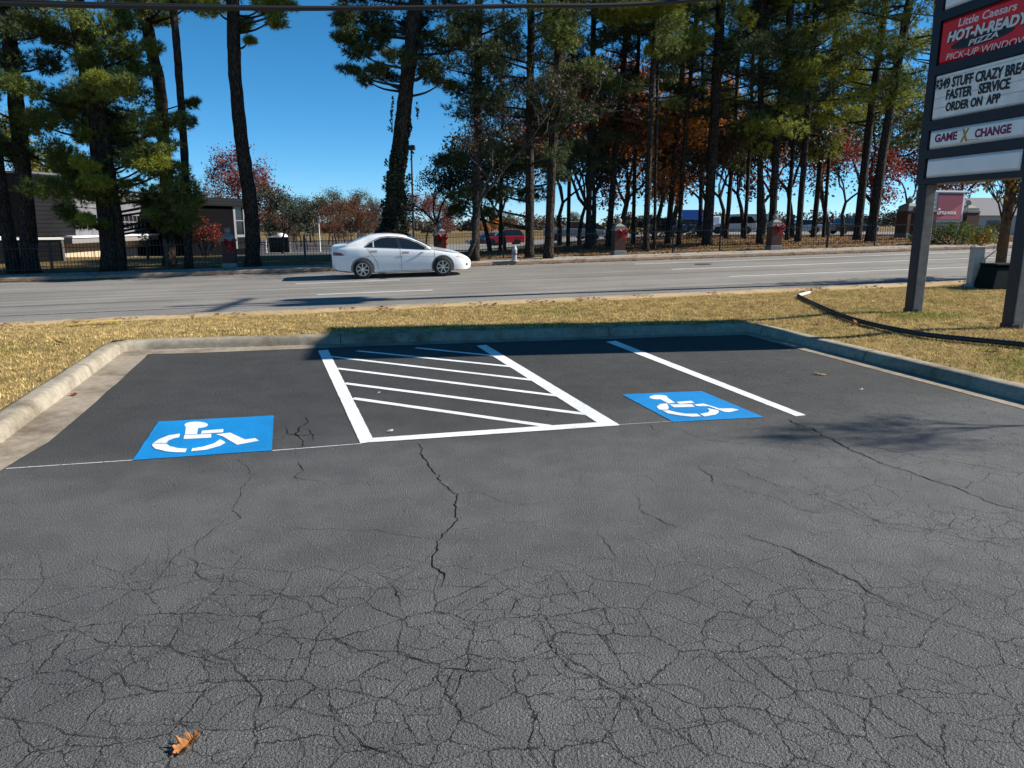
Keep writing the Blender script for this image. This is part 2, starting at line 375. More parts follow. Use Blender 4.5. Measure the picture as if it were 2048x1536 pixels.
# kerb path of the lot (foot line), from near left round to near right
def lp(s, n): return Vector((*xy(s, n), 0))
foot = [lp(sL(n), n) for n in lin(-4, 11.0, .5)]+[lp(sL(11.2)+.03, 11.2), lp(sL(11.3)+.12, 11.31)]
foot += [lp(s, N_LOT) for s in lin(-3.05, 5.9, .5)]+[lp(6.16, 11.33), lp(6.25, 11.26), lp(sR(11.05), 11.05)]+[lp(sR(n), n) for n in lin(10.6, -4, .5)]
def offset_path(path, d):
    out = []
    for i, p in enumerate(path):
        a = path[max(i-1, 0)]; b = path[min(i+1, len(path)-1)]; t = (b-a).normalized()
        out.append(p+Vector((-t.y, t.x, 0))*d)      # to the left of travel = outwards (path runs clockwise)
    return out
def sweep(path, prof, jitter=0.):
    V = []; m = len(prof); offs = [offset_path(path, d) for d, z in prof]
    for i in range(len(path)):
        for j in range(m):
            p = offs[j][i].copy(); p.z = prof[j][1]
            if jitter: p += Vector((mnoise.noise(p*1.7), mnoise.noise(p*1.7+Vector((5, 5, 5))), mnoise.noise(p*2.3)*.6))*jitter
            V.append(p)
    Fc = [(i*m+j, i*m+j+1, (i+1)*m+j+1, (i+1)*m+j) for i in range(len(path)-1) for j in range(m-1)]
    me = bpy.data.meshes.new('sweep'); me.from_pydata(V, [], Fc); me.update(); return me
tag(link('kerb', sweep(foot, [(-.004, .0), (.010, .06), (.028, .112), (.055, .134), (.09, .140), (.17, .142), (.21, .138), (.25, .05)], .010), M_KERB, smooth=True), kind='structure')
# expansion joints cut in the kerb: thin dark grooves
jb = MB()
for i in (9, 15, 21, 27, 38, 46, 53, 58, 64):
    if i >= len(foot)-1: continue
    for (d0, z0), (d1, z1) in zip([(-.004, .0), (.010, .06), (.028, .112), (.055, .134), (.09, .140)], [(.010, .06), (.028, .112), (.055, .134), (.09, .140), (.18, .142)]):
        t = (foot[i+1]-foot[i]).normalized(); n_ = Vector((-t.y, t.x, 0)); p = foot[i]
        q = [p+n_*(d0-.006)+Vector((0, 0, z0+.004)), p+n_*(d1-.006)+Vector((0, 0, z1+.004))]
        jb.add([q[0]-t*.006, q[0]+t*.006, q[1]+t*.006, q[1]-t*.006], [(0, 1, 2, 3)])
tag(jb.build('kerb_joint', mat('joint_dirt', (.05, .045, .04), .95)), kind='structure')
# gutter pan: wide on the left, narrow at the far side and the right
gv = []; ins = offset_path(foot, -1.)
for i, p in enumerate(foot):
    s, n = sn(p.x, p.y); dirn = (ins[i]-p)
    if s < -2.9 or n < 9.5 and s < 0: wd = .37-.17*(1-sst(5.4, 6.8, n))
    elif s < 5.9: wd = .40-.16*sst(-2.9, .5, s)
    else: wd = .25
    wd += .02*mnoise.noise(p*2.5)
    q = p+dirn*wd; gv += [(p.x, p.y, .012), (q.x, q.y, .0045)]
gf = [(2*i, 2*i+2, 2*i+3, 2*i+1) for i in range(len(foot)-1)]
me = bpy.data.meshes.new('gutter'); me.from_pydata(gv, [], gf); me.update()
tag(link('gutter', me, M_GUT), kind='structure')
# the asphalt of the lot
lotp = [lp(sL(n), n) for n in lin(-12, 11.26, 1)]+[lp(s, N_LOT) for s in lin(-3.3, 6.2, 1)]+[lp(sR(n), n) for n in lin(11.3, -12, 1)]
bm = bmesh.new(); bm.faces.new([bm.verts.new(p) for p in lotp][::-1]); bmesh.ops.recalc_face_normals(bm, faces=bm.faces)
me = bpy.data.meshes.new('parking_lot'); bm.to_mesh(me); bm.free()
if me.polygons[0].normal.z < 0: me.flip_normals()
tag(link('parking_lot', me, M_LOT), kind='structure')
# lawn
def lawn_pt(s, n): return (*xy(s, n), lawn_z(s, n))
parts = [grid_mesh('a', lin(-30, 40, .3), lin(N_LOT+.19, N_NEAR-.75, .3), lawn_pt),
         grid_mesh('b', lin(0, 1, .05), lin(-6, N_LOT+.19, .3), lambda k, n: lawn_pt((sL(n)-.19)*(1-k)+(-20)*k, n)),
         grid_mesh('c', lin(0, 1, .02), lin(-6, N_LOT+.19, .3), lambda k, n: lawn_pt((sR(n)+.19)*(1-k)+26*k, n))]
bm = bmesh.new()
for q in parts: bm.from_mesh(q)
bmesh.ops.recalc_face_normals(bm, faces=bm.faces)
me = bpy.data.meshes.new('lawn'); bm.to_mesh(me); bm.free()
if me.polygons[0].normal.z < 0: me.flip_normals()
tag(link('lawn', me, M_LAWN, smooth=True), kind='structure')
# road, near and far kerbs, pavement
def strip(name, n0, n1, z0, z1, m, s0=-70, s1=90, step=1., wob=0.):
    def fn(s, k):
        n = n0+(n1-n0)*k+(wob*mnoise.noise((s*.8, k*3, 1)) if wob else 0); x, y = xy(s, n); return (x, y, G(x, y)+z0+(z1-z0)*k)
    o = link(name, grid_mesh(name, lin(s0, s1, step), [0, 1], fn), m); tag(o, kind='structure'); return o
strip('road', N_NEAR-.02, N_FAR+.02, 0, 0, M_ROAD)
strip('verge', N_NEAR-.85, N_NEAR-.27, .105, .118, M_TAN, step=.25, wob=.05)
def kerbstrip(name, nlist, m, s0, s1):
    us = lin(s0, s1, .5)
    def fn(s, j):
        dn, z = nlist[int(j)]; x, y = xy(s, dn); return (x, y, G(x, y)+z+.006*mnoise.noise((s*1.3, j, 2)))
    o = link(name, grid_mesh(name, us, list(range(len(nlist))), fn), m, smooth=False); tag(o, kind='structure')
kerbstrip('kerb', [(N_NEAR-.30, .115), (N_NEAR-.14, .128), (N_NEAR-.10, .12), (N_NEAR-.07, .006), (N_NEAR+.42, .004)], M_KERB, -6.3, 70)
kerbstrip('kerb', [(N_FAR-.03, .002), (N_FAR, .11), (N_FAR+.05, .13), (N_FAR+.22, .132)], make_concrete('stained_kerb', (.33, .24, .165), .5, 2), -60, 70)
strip('pavement', N_FAR+.22, N_WALK+.05, .126, .126, M_WALK)
# driveway mouth on the far left with a painted kerb nose
strip('driveway', N_NEAR-2.0, N_NEAR+.1, .03, .004, M_WALK, -20, -6.0)
yn = MB()
for i in range(8):
    s0, s1 = -5.75+i*.12, -5.75+(i+1)*.12; P4 = []
    for s, n in ((s0, 15.62+.02*i), (s1, 15.64+.02*i), (s1, 15.85+.02*i), (s0, 15.83+.02*i)):
        x, y = xy(s, n); P4.append((x, y, lawn_z(s, n)+.05+.006*i))
    yn.add(P4, [(0, 1, 2, 3)]).add([(p[0], p[1], p[2]-.12) for p in P4], [(0, 1, 2, 3)])
tag(yn.build('kerb', mat('yellow_kerb_paint', (.62, .46, .03), .7, noise=(20, .3))), kind='structure')
# lane markings
def dash(s0, s1, n, wd=.11, z=.005):
    def fn(s, k):
        x, y = xy(s, n+(k-.5)*wd+.006*mnoise.noise((s*4, k, 0))); return (x, y, G(x, y)+z)
    return link('lane_line', grid_mesh('lane_line', lin(s0, s1, .2), [0, 1], fn), M_ROADW)
for s0, s1, n, lab in ((-2.15, 1.03, 23.88, 'short white lane dash just in front of the white sedan'), (-1.32, 1.8, 20.8, 'short white lane dash nearer the grass, below the sedan'),
                 (10.2, 40, 24.05, 'long white lane line, the middle of three on the right stretch of road'), (10.9, 40, 21.25, 'long white lane line on the right road stretch, nearest the grass verge'), (9.8, 40, 26.5, 'long white edge line on the right road stretch, nearest the far pavement')):
    tag(dash(s0, s1, n), lab, 'road marking', 'white lane lines on the road')

# ------------------------------------------------------------------ bay markings
def ground_poly(name, px, m, z, parent=None, sub=10, jit=.004):
    P = [gz(u, v) for u, v in px]; Q = []
    for i, p in enumerate(P):
        q = P[(i+1) % len(P)]; k = max(1, int((q-p).length/.06)) if sub else 1
        for j in range(k):
            r_ = p.lerp(q, j/k); r_ = r_+Vector((mnoise.noise(r_*19), mnoise.noise(r_*19+Vector((9, 9, 9))), 0))*jit; r_.z = z; Q.append(r_)
    bm = bmesh.new(); f = bm.faces.new([bm.verts.new(p) for p in Q]); f.normal_update(); bmesh.ops.triangulate(bm, faces=[f], quad_method='FIXED', ngon_method='EAR_CLIP')
    me = bpy.data.meshes.new(name); bm.to_mesh(me); bm.free()
    if me.polygons[0].normal.z < 0: me.flip_normals()
    return link(name, me, m, parent)
def line_poly(a, b, wd):
    A, B = gz(*a), gz(*b); t = (B-A).normalized(); n_ = Vector((-t.y, t.x, 0))*wd/2; return [A-n_, B-n_, B+n_, A+n_]
def world_poly(name, P, m, z, parent=None, jit=.005):
    Q = []
    for i, p in enumerate(P):
        q = P[(i+1) % len(P)]; k = max(1, int((q-p).length/.05))
        for j in range(k):
            r_ = p.lerp(q, j/k); r_ = r_+Vector((mnoise.noise(r_*23), mnoise.noise(r_*23+Vector((9, 9, 9))), 0))*jit; r_.z = z; Q.append(r_)
    bm = bmesh.new(); f = bm.faces.new([bm.verts.new(p) for p in Q]); f.normal_update(); bmesh.ops.triangulate(bm, faces=[f], quad_method='FIXED', ngon_method='EAR_CLIP')
    me = bpy.data.meshes.new(name); bm.to_mesh(me); bm.free()
    if me.polygons[0].normal.z < 0: me.flip_normals()
    return link(name, me, m, parent)
aisle = empty('access_aisle', gz(980, 780), label='hatched white access aisle box between the two blue wheelchair bays', cat='parking marking')
def hang(o, e):                                  # parent keeping world coordinates
    o.parent = e; o.matrix_parent_inverse = Matrix.Translation(-Vector(e.location)); return o
hang(ground_poly('border_line', [(636, 702), (656, 700), (749, 884), (721, 888)], M_WHITE, .0052), aisle)
hang(ground_poly('border_line', [(953, 692), (972, 690), (1240, 851), (1204, 852)], M_WHITE, .0052), aisle)
hang(ground_poly('front_line', [(746, 877), (1205, 845), (1238, 852), (740, 886)], M_WHITE, .0064), aisle)
for a, b in (((832, 696), (988, 712)), ((714, 702), (1027, 734)), ((657, 713), (1070, 761)), ((673, 737), (1124, 793)), ((689, 767), (1189, 831)), ((705, 797), (1099, 853))):
    hang(world_poly('hatch_stripe', line_poly(a, b, .085), M_WHITE, .004), aisle)
tag(ground_poly('stall_line', [(1212, 684), (1231, 682), (1612, 831), (1592, 833)], M_WHITE, .0046), 'plain white stall line right of the right-hand blue wheelchair square', 'parking marking')
tag(world_poly('chalk_line', line_poly((12, 938), (266, 921), .016), M_THIN, .0041, jit=.002), 'thin white chalk line from the left kerb to the left blue square', 'parking marking')
tag(world_poly('chalk_line', line_poly((545, 902), (722, 888), .016), M_THIN, .0041, jit=.002), 'thin white chalk line between the left blue square and the hatched aisle', 'parking marking')
tag(world_poly('chalk_line', line_poly((1238, 850), (1346, 843), .007), M_THIN, .0041, jit=.002), 'faint thin chalk line between the hatched aisle and the right blue square', 'parking marking')
def ell(cx, cy, rx, ry, a0=0, a1=360, n=22): return [(cx+rx*math.cos(R(a0+(a1-a0)*i/n)), cy+ry*math.sin(R(a0+(a1-a0)*i/n))) for i in range(n+(0 if a1-a0 == 360 else 1))]
symA = [ell(605, 190, 88, 24), [(528, 200), (622, 200), (612, 258), (522, 262)], [(515, 266), (718, 258), (716, 286), (512, 296)], [(648, 234), (808, 222), (806, 246), (640, 258)],
        [(752, 262), (858, 250), (970, 300), (1045, 290), (1072, 310), (910, 340), (800, 275)],
        [(485, 257), (400, 270), (330, 298), (288, 326), (383, 328), (400, 308), (440, 292), (480, 284)], [(284, 331), (275, 346), (300, 370), (380, 390), (450, 396), (522, 397), (537, 370), (470, 366), (410, 352), (383, 333)],
        [(565, 390), (680, 378), (780, 350), (825, 325), (785, 300), (740, 330), (660, 355), (578, 368)]]
symB = [ell(545, 164, 84, 20), [(560, 183), (632, 172), (700, 217), (640, 224)], [(645, 233), (856, 231), (882, 255), (692, 260)], [(708, 210), (850, 200), (882, 219), (742, 229)],
        [(876, 235), (962, 226), (1110, 272), (1230, 270), (1295, 285), (1205, 306), (1160, 303), (1010, 250), (905, 250)],
        [(625, 225), (560, 230), (528, 255), (545, 280), (575, 286), (632, 283), (640, 262)],
        [(580, 292), (640, 289), (720, 310), (800, 322), (900, 322), (943, 345), (860, 350), (740, 338), (630, 318)],
        [(1000, 272), (1100, 290), (1108, 306), (1080, 330), (970, 348), (930, 325), (1000, 312), (1022, 297)]]
for quad, sym, ox, oy, sc_, lab in (([(317, 844), (547.7, 831.7), (543.6, 901.5), (265, 921.4)], symA, 230, 800, 3.724, 'blue painted square with white wheelchair symbol, in the left-hand bay'),
                               ([(1244, 789.6), (1403, 782.5), (1527.6, 834.8), (1347, 844.9)], symB, 1200, 760, 4.655, 'blue painted square with white wheelchair symbol, in the right-hand bay')):
    o = ground_poly('wheelchair_marking', quad, M_BLUE, .0045, jit=.006)
    tag(o, lab, 'parking marking', 'blue wheelchair squares painted on the bays')
    for q_, pl in enumerate(sym):
        ground_poly('stencil_piece', [(ox+x/sc_, oy+y/sc_) for x, y in pl], M_WHITE, .0060+.0005*q_, o, jit=.002)

# ------------------------------------------------------------------ traced cracks
CR = MB()
def crack(pts, wd, rough=.035, z=.0032):
    P = [gz(u, v) for u, v in pts]; Q = []
    for a, b in zip(P[:-1], P[1:]):
        k = max(2, int((b-a).length/.03))
        for j in range(k):
            q = a.lerp(b, j/k); amp = rough
            q += Vector((mnoise.noise(q*5.3), mnoise.noise(q*5.3+Vector((7, 1, 3))), 0))*amp*1.2+Vector((mnoise.noise(q*21), mnoise.noise(q*21+Vector((3, 8, 1))), 0))*amp*.6
            Q.append(q)
    Q.append(P[-1]); V = []
    for i, q in enumerate(Q):
        t = (Q[min(i+1, len(Q)-1)]-Q[max(i-1, 0)]); t.z = 0; t.normalize(); n_ = Vector((-t.y, t.x, 0))
        k = wd*(.42 if q.y < 3.3 else .8)*(.35+.9*abs(mnoise.noise(q*6.1+Vector((2, 2, 9))))+.5*max(0, mnoise.noise(q*15)))*min(1, .2+i*.2, .2+(len(Q)-1-i)*.2)
        V += [(*(q+n_*k/2).xy, z), (*(q-n_*k/2).xy, z)]
    V = V
    CR.add(V, [(2*i, 2*i+1, 2*i+3, 2*i+2) for i in range(len(Q)-1)])
for pts, wd in (([(838, 886), (856, 932), (886, 962), (912, 990), (914, 1030), (898, 1062), (872, 1085), (864, 1112), (882, 1150), (884, 1175)], .013),
    ([(912, 990), (960, 985), (1030, 1010), (1100, 1005)], .006), ([(870, 1085), (820, 1070), (700, 1060), (560, 1055)], .006),
    ([(1575, 838), (1640, 866), (1700, 900), (1800, 940), (1900, 972), (2060, 1032)], .016), ([(1620, 865), (1720, 890), (1850, 915), (2060, 950)], .008),
    ([(1265, 985), (1292, 1028), (1378, 1066)], .008), ([(1480, 1068), (1560, 1095), (1640, 1125), (1712, 1168), (1760, 1200), (1830, 1222), (1930, 1255), (2060, 1296)], .013),
    ([(1570, 1098), (1660, 1140), (1720, 1168)], .006), ([(1475, 1290), (1520, 1332), (1585, 1380), (1640, 1430), (1700, 1490), (1750, 1545)], .014),
    ([(1585, 1380), (1640, 1400), (1718, 1432), (1770, 1468), (1830, 1475), (1960, 1520)], .010), ([(1400, 930), (1430, 965), (1440, 975)], .010), ([(1360, 905), (1412, 928), (1480, 940), (1570, 980)], .006),
    ([(1430, 966), (1530, 990), (1600, 1020), (1660, 1030)], .007), ([(1624, 985), (1640, 995), (1745, 1040), (1850, 1060), (2040, 1100)], .007),
    ([(1290, 860), (1300, 870), (1345, 855), (1420, 880), (1520, 892), (1640, 900)], .007), ([(1600, 1000), (1640, 985), (1720, 1020), (1760, 1050), (1850, 1075)], .006),
    ([(1200, 1060), (1212, 1090), (1230, 1120)], .007), ([(1110, 1140), (1140, 1165), (1155, 1200), (1230, 1250)], .007),
    ([(1024, 1190), (1030, 1230), (1075, 1245), (1110, 1300), (1130, 1340), (1190, 1360), (1260, 1400), (1310, 1450), (1370, 1480)], .013),
    ([(1030, 1235), (1100, 1240), (1180, 1250), (1230, 1310), (1270, 1310), (1330, 1330)], .009), ([(1270, 1310), (1275, 1340), (1310, 1370), (1380, 1380), (1450, 1430)], .010),
    ([(1330, 1325), (1370, 1310), (1440, 1320), (1480, 1290)], .006), ([(1130, 1340), (1140, 1305), (1225, 1310)], .009),
    ([(1340, 1470), (1400, 1450), (1470, 1440), (1540, 1490)], .010), ([(1040, 1380), (1045, 1420), (1065, 1430), (1050, 1490), (1075, 1545)], .012),
    ([(655, 1265), (680, 1285), (700, 1300), (790, 1302), (850, 1320), (935, 1345), (1024, 1342)], .011), ([(500, 1195), (545, 1180), (650, 1225), (655, 1265)], .008),
    ([(390, 1290), (440, 1315), (500, 1370), (520, 1420), (560, 1410), (620, 1425), (680, 1450), (720, 1490), (830, 1520)], .012),
    ([(210, 1340), (260, 1370), (330, 1390), (400, 1385), (480, 1345)], .010), ([(300, 1280), (330, 1300), (400, 1305), (420, 1325), (500, 1340)], .008),
    ([(0, 1430), (50, 1440), (130, 1460), (220, 1480), (300, 1470)], .010), ([(510, 1400), (520, 1470), (560, 1460), (620, 1490), (600, 1545)], .009),
    ([(640, 1430), (760, 1430), (800, 1440), (880, 1420), (910, 1340), (930, 1350)], .007), ([(780, 1165), (810, 1200), (800, 1240), (840, 1260), (830, 1300)], .008),
    ([(880, 1175), (990, 1175), (1010, 1180)], .007), ([(950, 1300), (905, 1400), (930, 1440), (1000, 1470), (1040, 1490)], .010),
    ([(450, 1040), (400, 1080), (380, 1090)], .007), ([(505, 950), (480, 985), (475, 1040), (430, 1060), (400, 1080), (395, 1110)], .006), ([(385, 1110), (400, 1150), (430, 1160), (500, 1165)], .006), ([(230, 1180), (300, 1180), (350, 1120), (440, 1060)], .005),
    ([(612, 832), (616, 842), (600, 855), (592, 868), (600, 878), (608, 885), (597, 898)], .016), ([(592, 868), (566, 876), (548, 880)], .009), ([(575, 852), (580, 868), (600, 872), (630, 870), (660, 866)], .010), ([(600, 858), (615, 862), (622, 870), (632, 880), (605, 886)], .011), ([(596, 858), (640, 852)], .008), ([(600, 920), (605, 940), (590, 955), (640, 960), (660, 975)], .008),
    ([(470, 915), (500, 932), (500, 948), (520, 956)], .007), ([(1275, 845), (1302, 852), (1320, 866)], .009), ([(770, 795), (784, 812), (786, 822)], .006), ([(1090, 823), (1098, 838)], .006)):
    crack(pts, wd)
tag(CR.build('pavement_cracks', mat('crack_dark', (.008, .008, .008), 1., spec=.05)), kind='structure')
# ------------------------------------------------------------------ grass blades
def blades(name, pts, h, wd, m):
    """pts: (k,3) roots -> one triangle each"""
    P = np.asarray(pts); k = len(P); a = RNG.uniform(0, 2*math.pi, k); hh = h*RNG.uniform(.5, 1.3, k); lean = RNG.normal(0, .55, (k, 2))*hh[:, None]
    s_ = np.stack([np.cos(a), np.sin(a), 0*a], 1)*wd*RNG.uniform(.6, 1.3, k)[:, None]
    V = np.stack([P-s_, P+s_, P+np.concatenate([lean, hh[:, None]], 1)], 1)
    return link(name, tri_mesh(name, V), m)
def lawn_roots(k):
    out = []
    while len(out) < k:
        v = random.random(); 
        n = random.uniform(4.5, 17.0); s = random.uniform(-12, 22)
        rg_ = .06*mnoise.noise((s*2.6, n*2.6, 8))
        if n < N_LOT+.19+rg_ and sL(n)-.19-rg_ < s < sR(n)+.19+rg_: continue
        if n > 16.35+.25*mnoise.noise((s*1.2, 0, 4)): continue
        x, y = xy(s, n)
        if abs(x) > .78*y+.6: continue
        if mnoise.noise((x*1.9, y*1.9, 11))+.6*mnoise.noise((x*6, y*6, 2)) > .30 and random.random() < .75: continue
        out.append((x, y, lawn_z(s, n)-.004))
    return out
straw = mat('straw_blade', (.47, .345, .145), .9, noise=(5, .6), island=.6, trans=.25); greenb = mat('green_blade', (.20, .22, .04), .9, island=.4, trans=.25)
LR = lawn_roots(240000)
green_pts, straw_pts = [], []
for p in LR:
    g_ = mnoise.noise((p[0]*.55, p[1]*.55, 7)) + .35*mnoise.noise((p[0]*2.5, p[1]*2.5, 3))
    near_post = math.exp(-(((p[0]-7.7)/1.15)**2+((p[1]-12.7)/.5)**2))
    (green_pts if g_+random.gauss(0, .18)+1.1*near_post-(.35 if p[0] < -2.5 else 0) > .52 else straw_pts).append(p)
tag(blades('grass', straw_pts, .040, .0052, straw), kind='stuff'); tag(blades('grass', green_pts, .045, .005, greenb), kind='stuff')

# ------------------------------------------------------------------ dry leaves
def leaf_mesh(size, lobes, curl, seed):
    """an oak leaf: broad blade with pointed lobes and rounded bays between them"""
    rr = random.Random(seed); half = [(.02, -.08)]
    tips_ = [(.30, .10), (.46, .34), (.40, .66), (.20, .88)]; bays = [(.12, .14), (.17, .38), (.15, .64), (.08, .82)]
    for (tx, ty), (bx, by) in zip(tips_, bays):
        half += [(bx, by-.06), (tx*.75+.02, ty-.07), (tx+rr.uniform(-.04, .04), ty+rr.uniform(-.03, .03)), (tx*.72, ty+.06)]
    half += [(.06, .93), (.0, 1.06)]
    n = len(half); V = []; 
    for sg in (1, -1):
        for x, y in half: V.append((sg*x, y))
    mid = [(0, y) for x, y in half]
    pts = [(x, y) for x, y in V]+mid
    V3 = [(x*size, (y-.4)*size, size*(curl*(x*x*2.2*(1 if seed % 2 else -.4)+(y-.4)**2*.8)+.10*mnoise.noise((x*3+seed, y*3, 0))+.03)) for x, y in pts]
    Fc = [(i, i+1, 2*n+i+1, 2*n+i) for i in range(n-1)]+[(2*n+i, 2*n+i+1, n+i+1, n+i) for i in range(n-1)]
    b = MB(); b.add(V3, Fc); b.tube([(0, -.48*size, .05*size), (.03*size, -.65*size, .03*size), (.02*size, -.85*size, .06*size)], .012*size, 4)
    return b.mesh('leaf')
def leaf(p, size, yaw, tilt, col, lab, seed, curl=.25, name='oak_leaf', group=None, lobes=4):
    m = mat('leaf_%s' % '_'.join('%03d' % int(c*999) for c in col), col, .7, noise=(60, .35), trans=.3)
    o = link(name, leaf_mesh(size, lobes, curl, seed), m); o.location = p; o.rotation_euler = (tilt, R(6), yaw); tag(o, lab, 'leaf', group); return o
leaf(gz(372, 1492, .010), .092, R(-40), R(14), (.50, .19, .05), 'curled orange oak leaf lying on the cracked asphalt in the foreground', 1, .55)
leaf(gz(1642, 748, .012), .12, R(70), R(8), (.52, .38, .17), 'tan dry leaf lying in the empty right-hand stall', 2, .3)
leaf(gz(148, 790, .015), .09, R(20), R(5), (.22, .03, .035), 'dark red leaf in the left concrete gutter', 3, .35)
for i, (u, v, c, sz, lab) in enumerate(((1640, 650, (.24, .09, .04), .13, 'brown leaf on the grass left of the black drain pipe'), (1712, 651, (.42, .09, .03), .12, 'reddish leaf on the grass beside the black drain pipe'), (1992, 703, (.22, .09, .05), .12, 'brown leaf on the grass below the drain pipe, at the right edge'),
        (885, 625, (.34, .20, .09), .14, 'brown upright leaf by the road verge under the white sedan'), (122, 690, (.15, .08, .04), .14, 'dark brown leaf on the grass by the left kerb'), (768, 628, (.40, .30, .2), .13, 'dull tan leaf on the verge left of the other verge leaves'),
        (1120, 632, (.62, .58, .5), .12, 'pale dry leaf on the grass right of the sedan'), (655, 650, (.66, .62, .52), .12, 'whitish dry leaf on the grass beside the tip of the sign shadow'), (1160, 606, (.25, .13, .07), .12, 'dark leaf beside the road edge in the middle'))):
    p = gt(u, v); p.z += .035; leaf(p, sz, R(40*i), R(20+10*(i % 4)), c, lab, 20+i, .4, 'dry_leaf')
mh = gt(1406, 529); o = MB().lathe([(0, 0), (.30, 0), (.30, .006), (0, .006)], 20).build('manhole_cover', mat('cast_iron', (.05, .045, .04), .7, noise=(30, .4))); o.matrix_world = Matrix.Translation((mh.x, mh.y, mh.z+.006)) @ Vector((0, 0, 1)).rotation_difference(Vector((-.0176, -.0324, 1))).to_matrix().to_4x4(); tag(o, 'small dark iron cover in the road between the white lane lines', 'manhole cover')
for u, v, sz, lab in ((780, 862, .03, 'white paper scrap inside the hatched aisle near its front line'), (757, 786, .018, 'tiny pale scrap between two hatch stripes of the aisle'), (1722, 779, .022, 'tiny pale scrap on the asphalt of the empty right stall')):
    p = gz(u, v, .008); b = MB(); b.add([(-sz, -sz*.5, 0), (sz*.8, -sz*.6, .004), (sz, sz*.5, .012), (-sz*.6, sz*.6, .006), (0, 0, .014)], [(0, 1, 4), (1, 2, 4), (2, 3, 4), (3, 0, 4)]); o = b.build('paper_scrap', mat('paper_white', (.5, .48, .44), .8)); o.location = p; tag(o, lab, 'litter')
wd_ = gt(386, 641); o = empty('dead_weed', wd_, label='dry dead weed standing on the verge left of the pole shadow', cat='weed')
b = MB(); wr = random.Random(3)
for i in range(9):
    a = wr.uniform(0, 6.28); h_ = wr.uniform(.12, .24); b.tube([(0, 0, 0), (.03*math.cos(a), .03*math.sin(a), h_*.6), (.10*math.cos(a), .10*math.sin(a), h_)], [.006, .004, .002], 4)
b.build('stems', mat('dead_stem', (.30, .22, .13), .9), o)
# leaf litter caught in the far kerb and under the woods
def scatter_litter(name, pts, size, m):
    P = np.asarray(pts); k = len(P); a = RNG.uniform(0, 2*math.pi, k); sz = size*RNG.uniform(.5, 1.3, k)
    d1 = np.stack([np.cos(a), np.sin(a), RNG.uniform(-.4, .4, k)], 1)*sz[:, None]; d2 = np.stack([-np.sin(a), np.cos(a), RNG.uniform(-.4, .4, k)], 1)*sz[:, None]*.6
    V = np.stack([P-d1, P+d2, P+d1, P-d2], 1); return tag(link(name, tri_mesh(name, V, 4), m), kind='stuff')
lit = []
for i in range(5200):
    s = random.uniform(-16, 40); n = N_FAR-abs(random.gauss(0, .10)); x, y = xy(s, n); lit.append((x, y, G(x, y)+.02))
for i in range(2500):
    s = random.uniform(-16, 40); n = random.uniform(N_FAR+.1, N_WALK); 
    if mnoise.noise((s*.7, n*2, 0)) < .1: continue
    x, y = xy(s, n); lit.append((x, y, G(x, y)+.14))
for i in range(1500):
    s = random.uniform(-8, 20); n = random.uniform(N_NEAR-.9, N_NEAR-.3); x, y = xy(s, n)
    if mnoise.noise((s*1.5, n, 5)) > .05: lit.append((x, y, G(x, y)+.13))
scatter_litter('leaf_litter', lit, .045, mat('litter_leaf', (.22, .11, .05), .9, island=.6))
lit = []
for i in range(42000):
    y = random.uniform(29, 60); x = random.uniform(-6, 30)*y/40
    s, n = sn(x, y)
    if n < N_WALK+.2: continue
    lit.append((x, y, T(x, y)+.03))
scatter_litter('leaf_litter', lit, .07, mat('woods_leaf', (.26, .13, .055), .9, island=.7, trans=.2))

# ------------------------------------------------------------------ text
def text_mesh(txt, height, width=None, bold=0., shear=0., depth=.004, caps=True):
    c = bpy.data.curves.new('lettering', 'FONT'); c.body = txt; c.size = 1; c.extrude = .5; c.offset = bold; c.shear = shear; c.resolution_u = 3
    o = bpy.data.objects.new('lettering_tmp', c); COL.objects.link(o)
    dg = bpy.context.evaluated_depsgraph_get(); dg.update(); me = bpy.data.meshes.new_from_object(o.evaluated_get(dg)); me.name = 'lettering'
    bpy.data.objects.remove(o); bpy.data.curves.remove(c); me.materials.clear()
    V = np.empty(len(me.vertices)*3, np.float32); me.vertices.foreach_get('co', V); V = V.reshape(-1, 3)
    x0, x1 = V[:, 0].min(), V[:, 0].max(); y1 = .70
    V[:, 0] = (V[:, 0]-x0)*((width/(x1-x0)) if width else height/y1); V[:, 1] *= height/y1; V[:, 2] *= depth
    me.vertices.foreach_set('co', V.ravel()); me.update(); return me

# ------------------------------------------------------------------ pylon sign
P1, P2 = Vector((7.10, 13.31, 0)), Vector((7.50, 11.22, 0))
sx = (P2-P1).normalized(); sout = sx.cross(Vector((0, 0, 1)))      # face normal, towards the camera side
SM = Matrix.Translation((P1.x, P1.y, 0)) @ Matrix(((sx.x, 0, sout.x, 0), (sx.y, 0, sout.y, 0), (0, 1, 0, 0), (0, 0, 0, 1)))   # local (s, z, out)
sign = empty('pylon_sign', (P1.x, P1.y, .2), label='tall roadside pylon sign with red and white tenant panels on two posts', cat='sign')
navy = mat('navy_paint', (.006, .008, .017), .5, noise=(3, .25)); postm = mat('weathered_post', (.15, .145, .14), .8, noise=(5, .3))
def spart(name, b, m, bevel=0, parent=sign):
    o = b.build(name, m, bevel=bevel); hang(o, parent) if parent is sign else None; return o
for c in (.03, 2.16):
    b = MB(); b.box((c-.10, .0, -.20), (c+.085, 2.44, -.012), SM); spart('post', b, postm, .01)
    b = MB(); b.box((c-.105, .02, -.012), (c+.07, 2.44, .02), SM); b.box((c-.12, .1, -.10), (c+.10, .30, .03), SM); spart('post_cover', b, navy, .004)
Z0, Z1 = 2.44, 6.85
b = MB(); b.box((-.10, Z0, -.36), (2.28, Z1, .0), SM); b.box((-.10, Z0, .0), (.075, Z1, .05), SM); b.box((2.045, Z0, .0), (2.28, Z1, .05), SM)
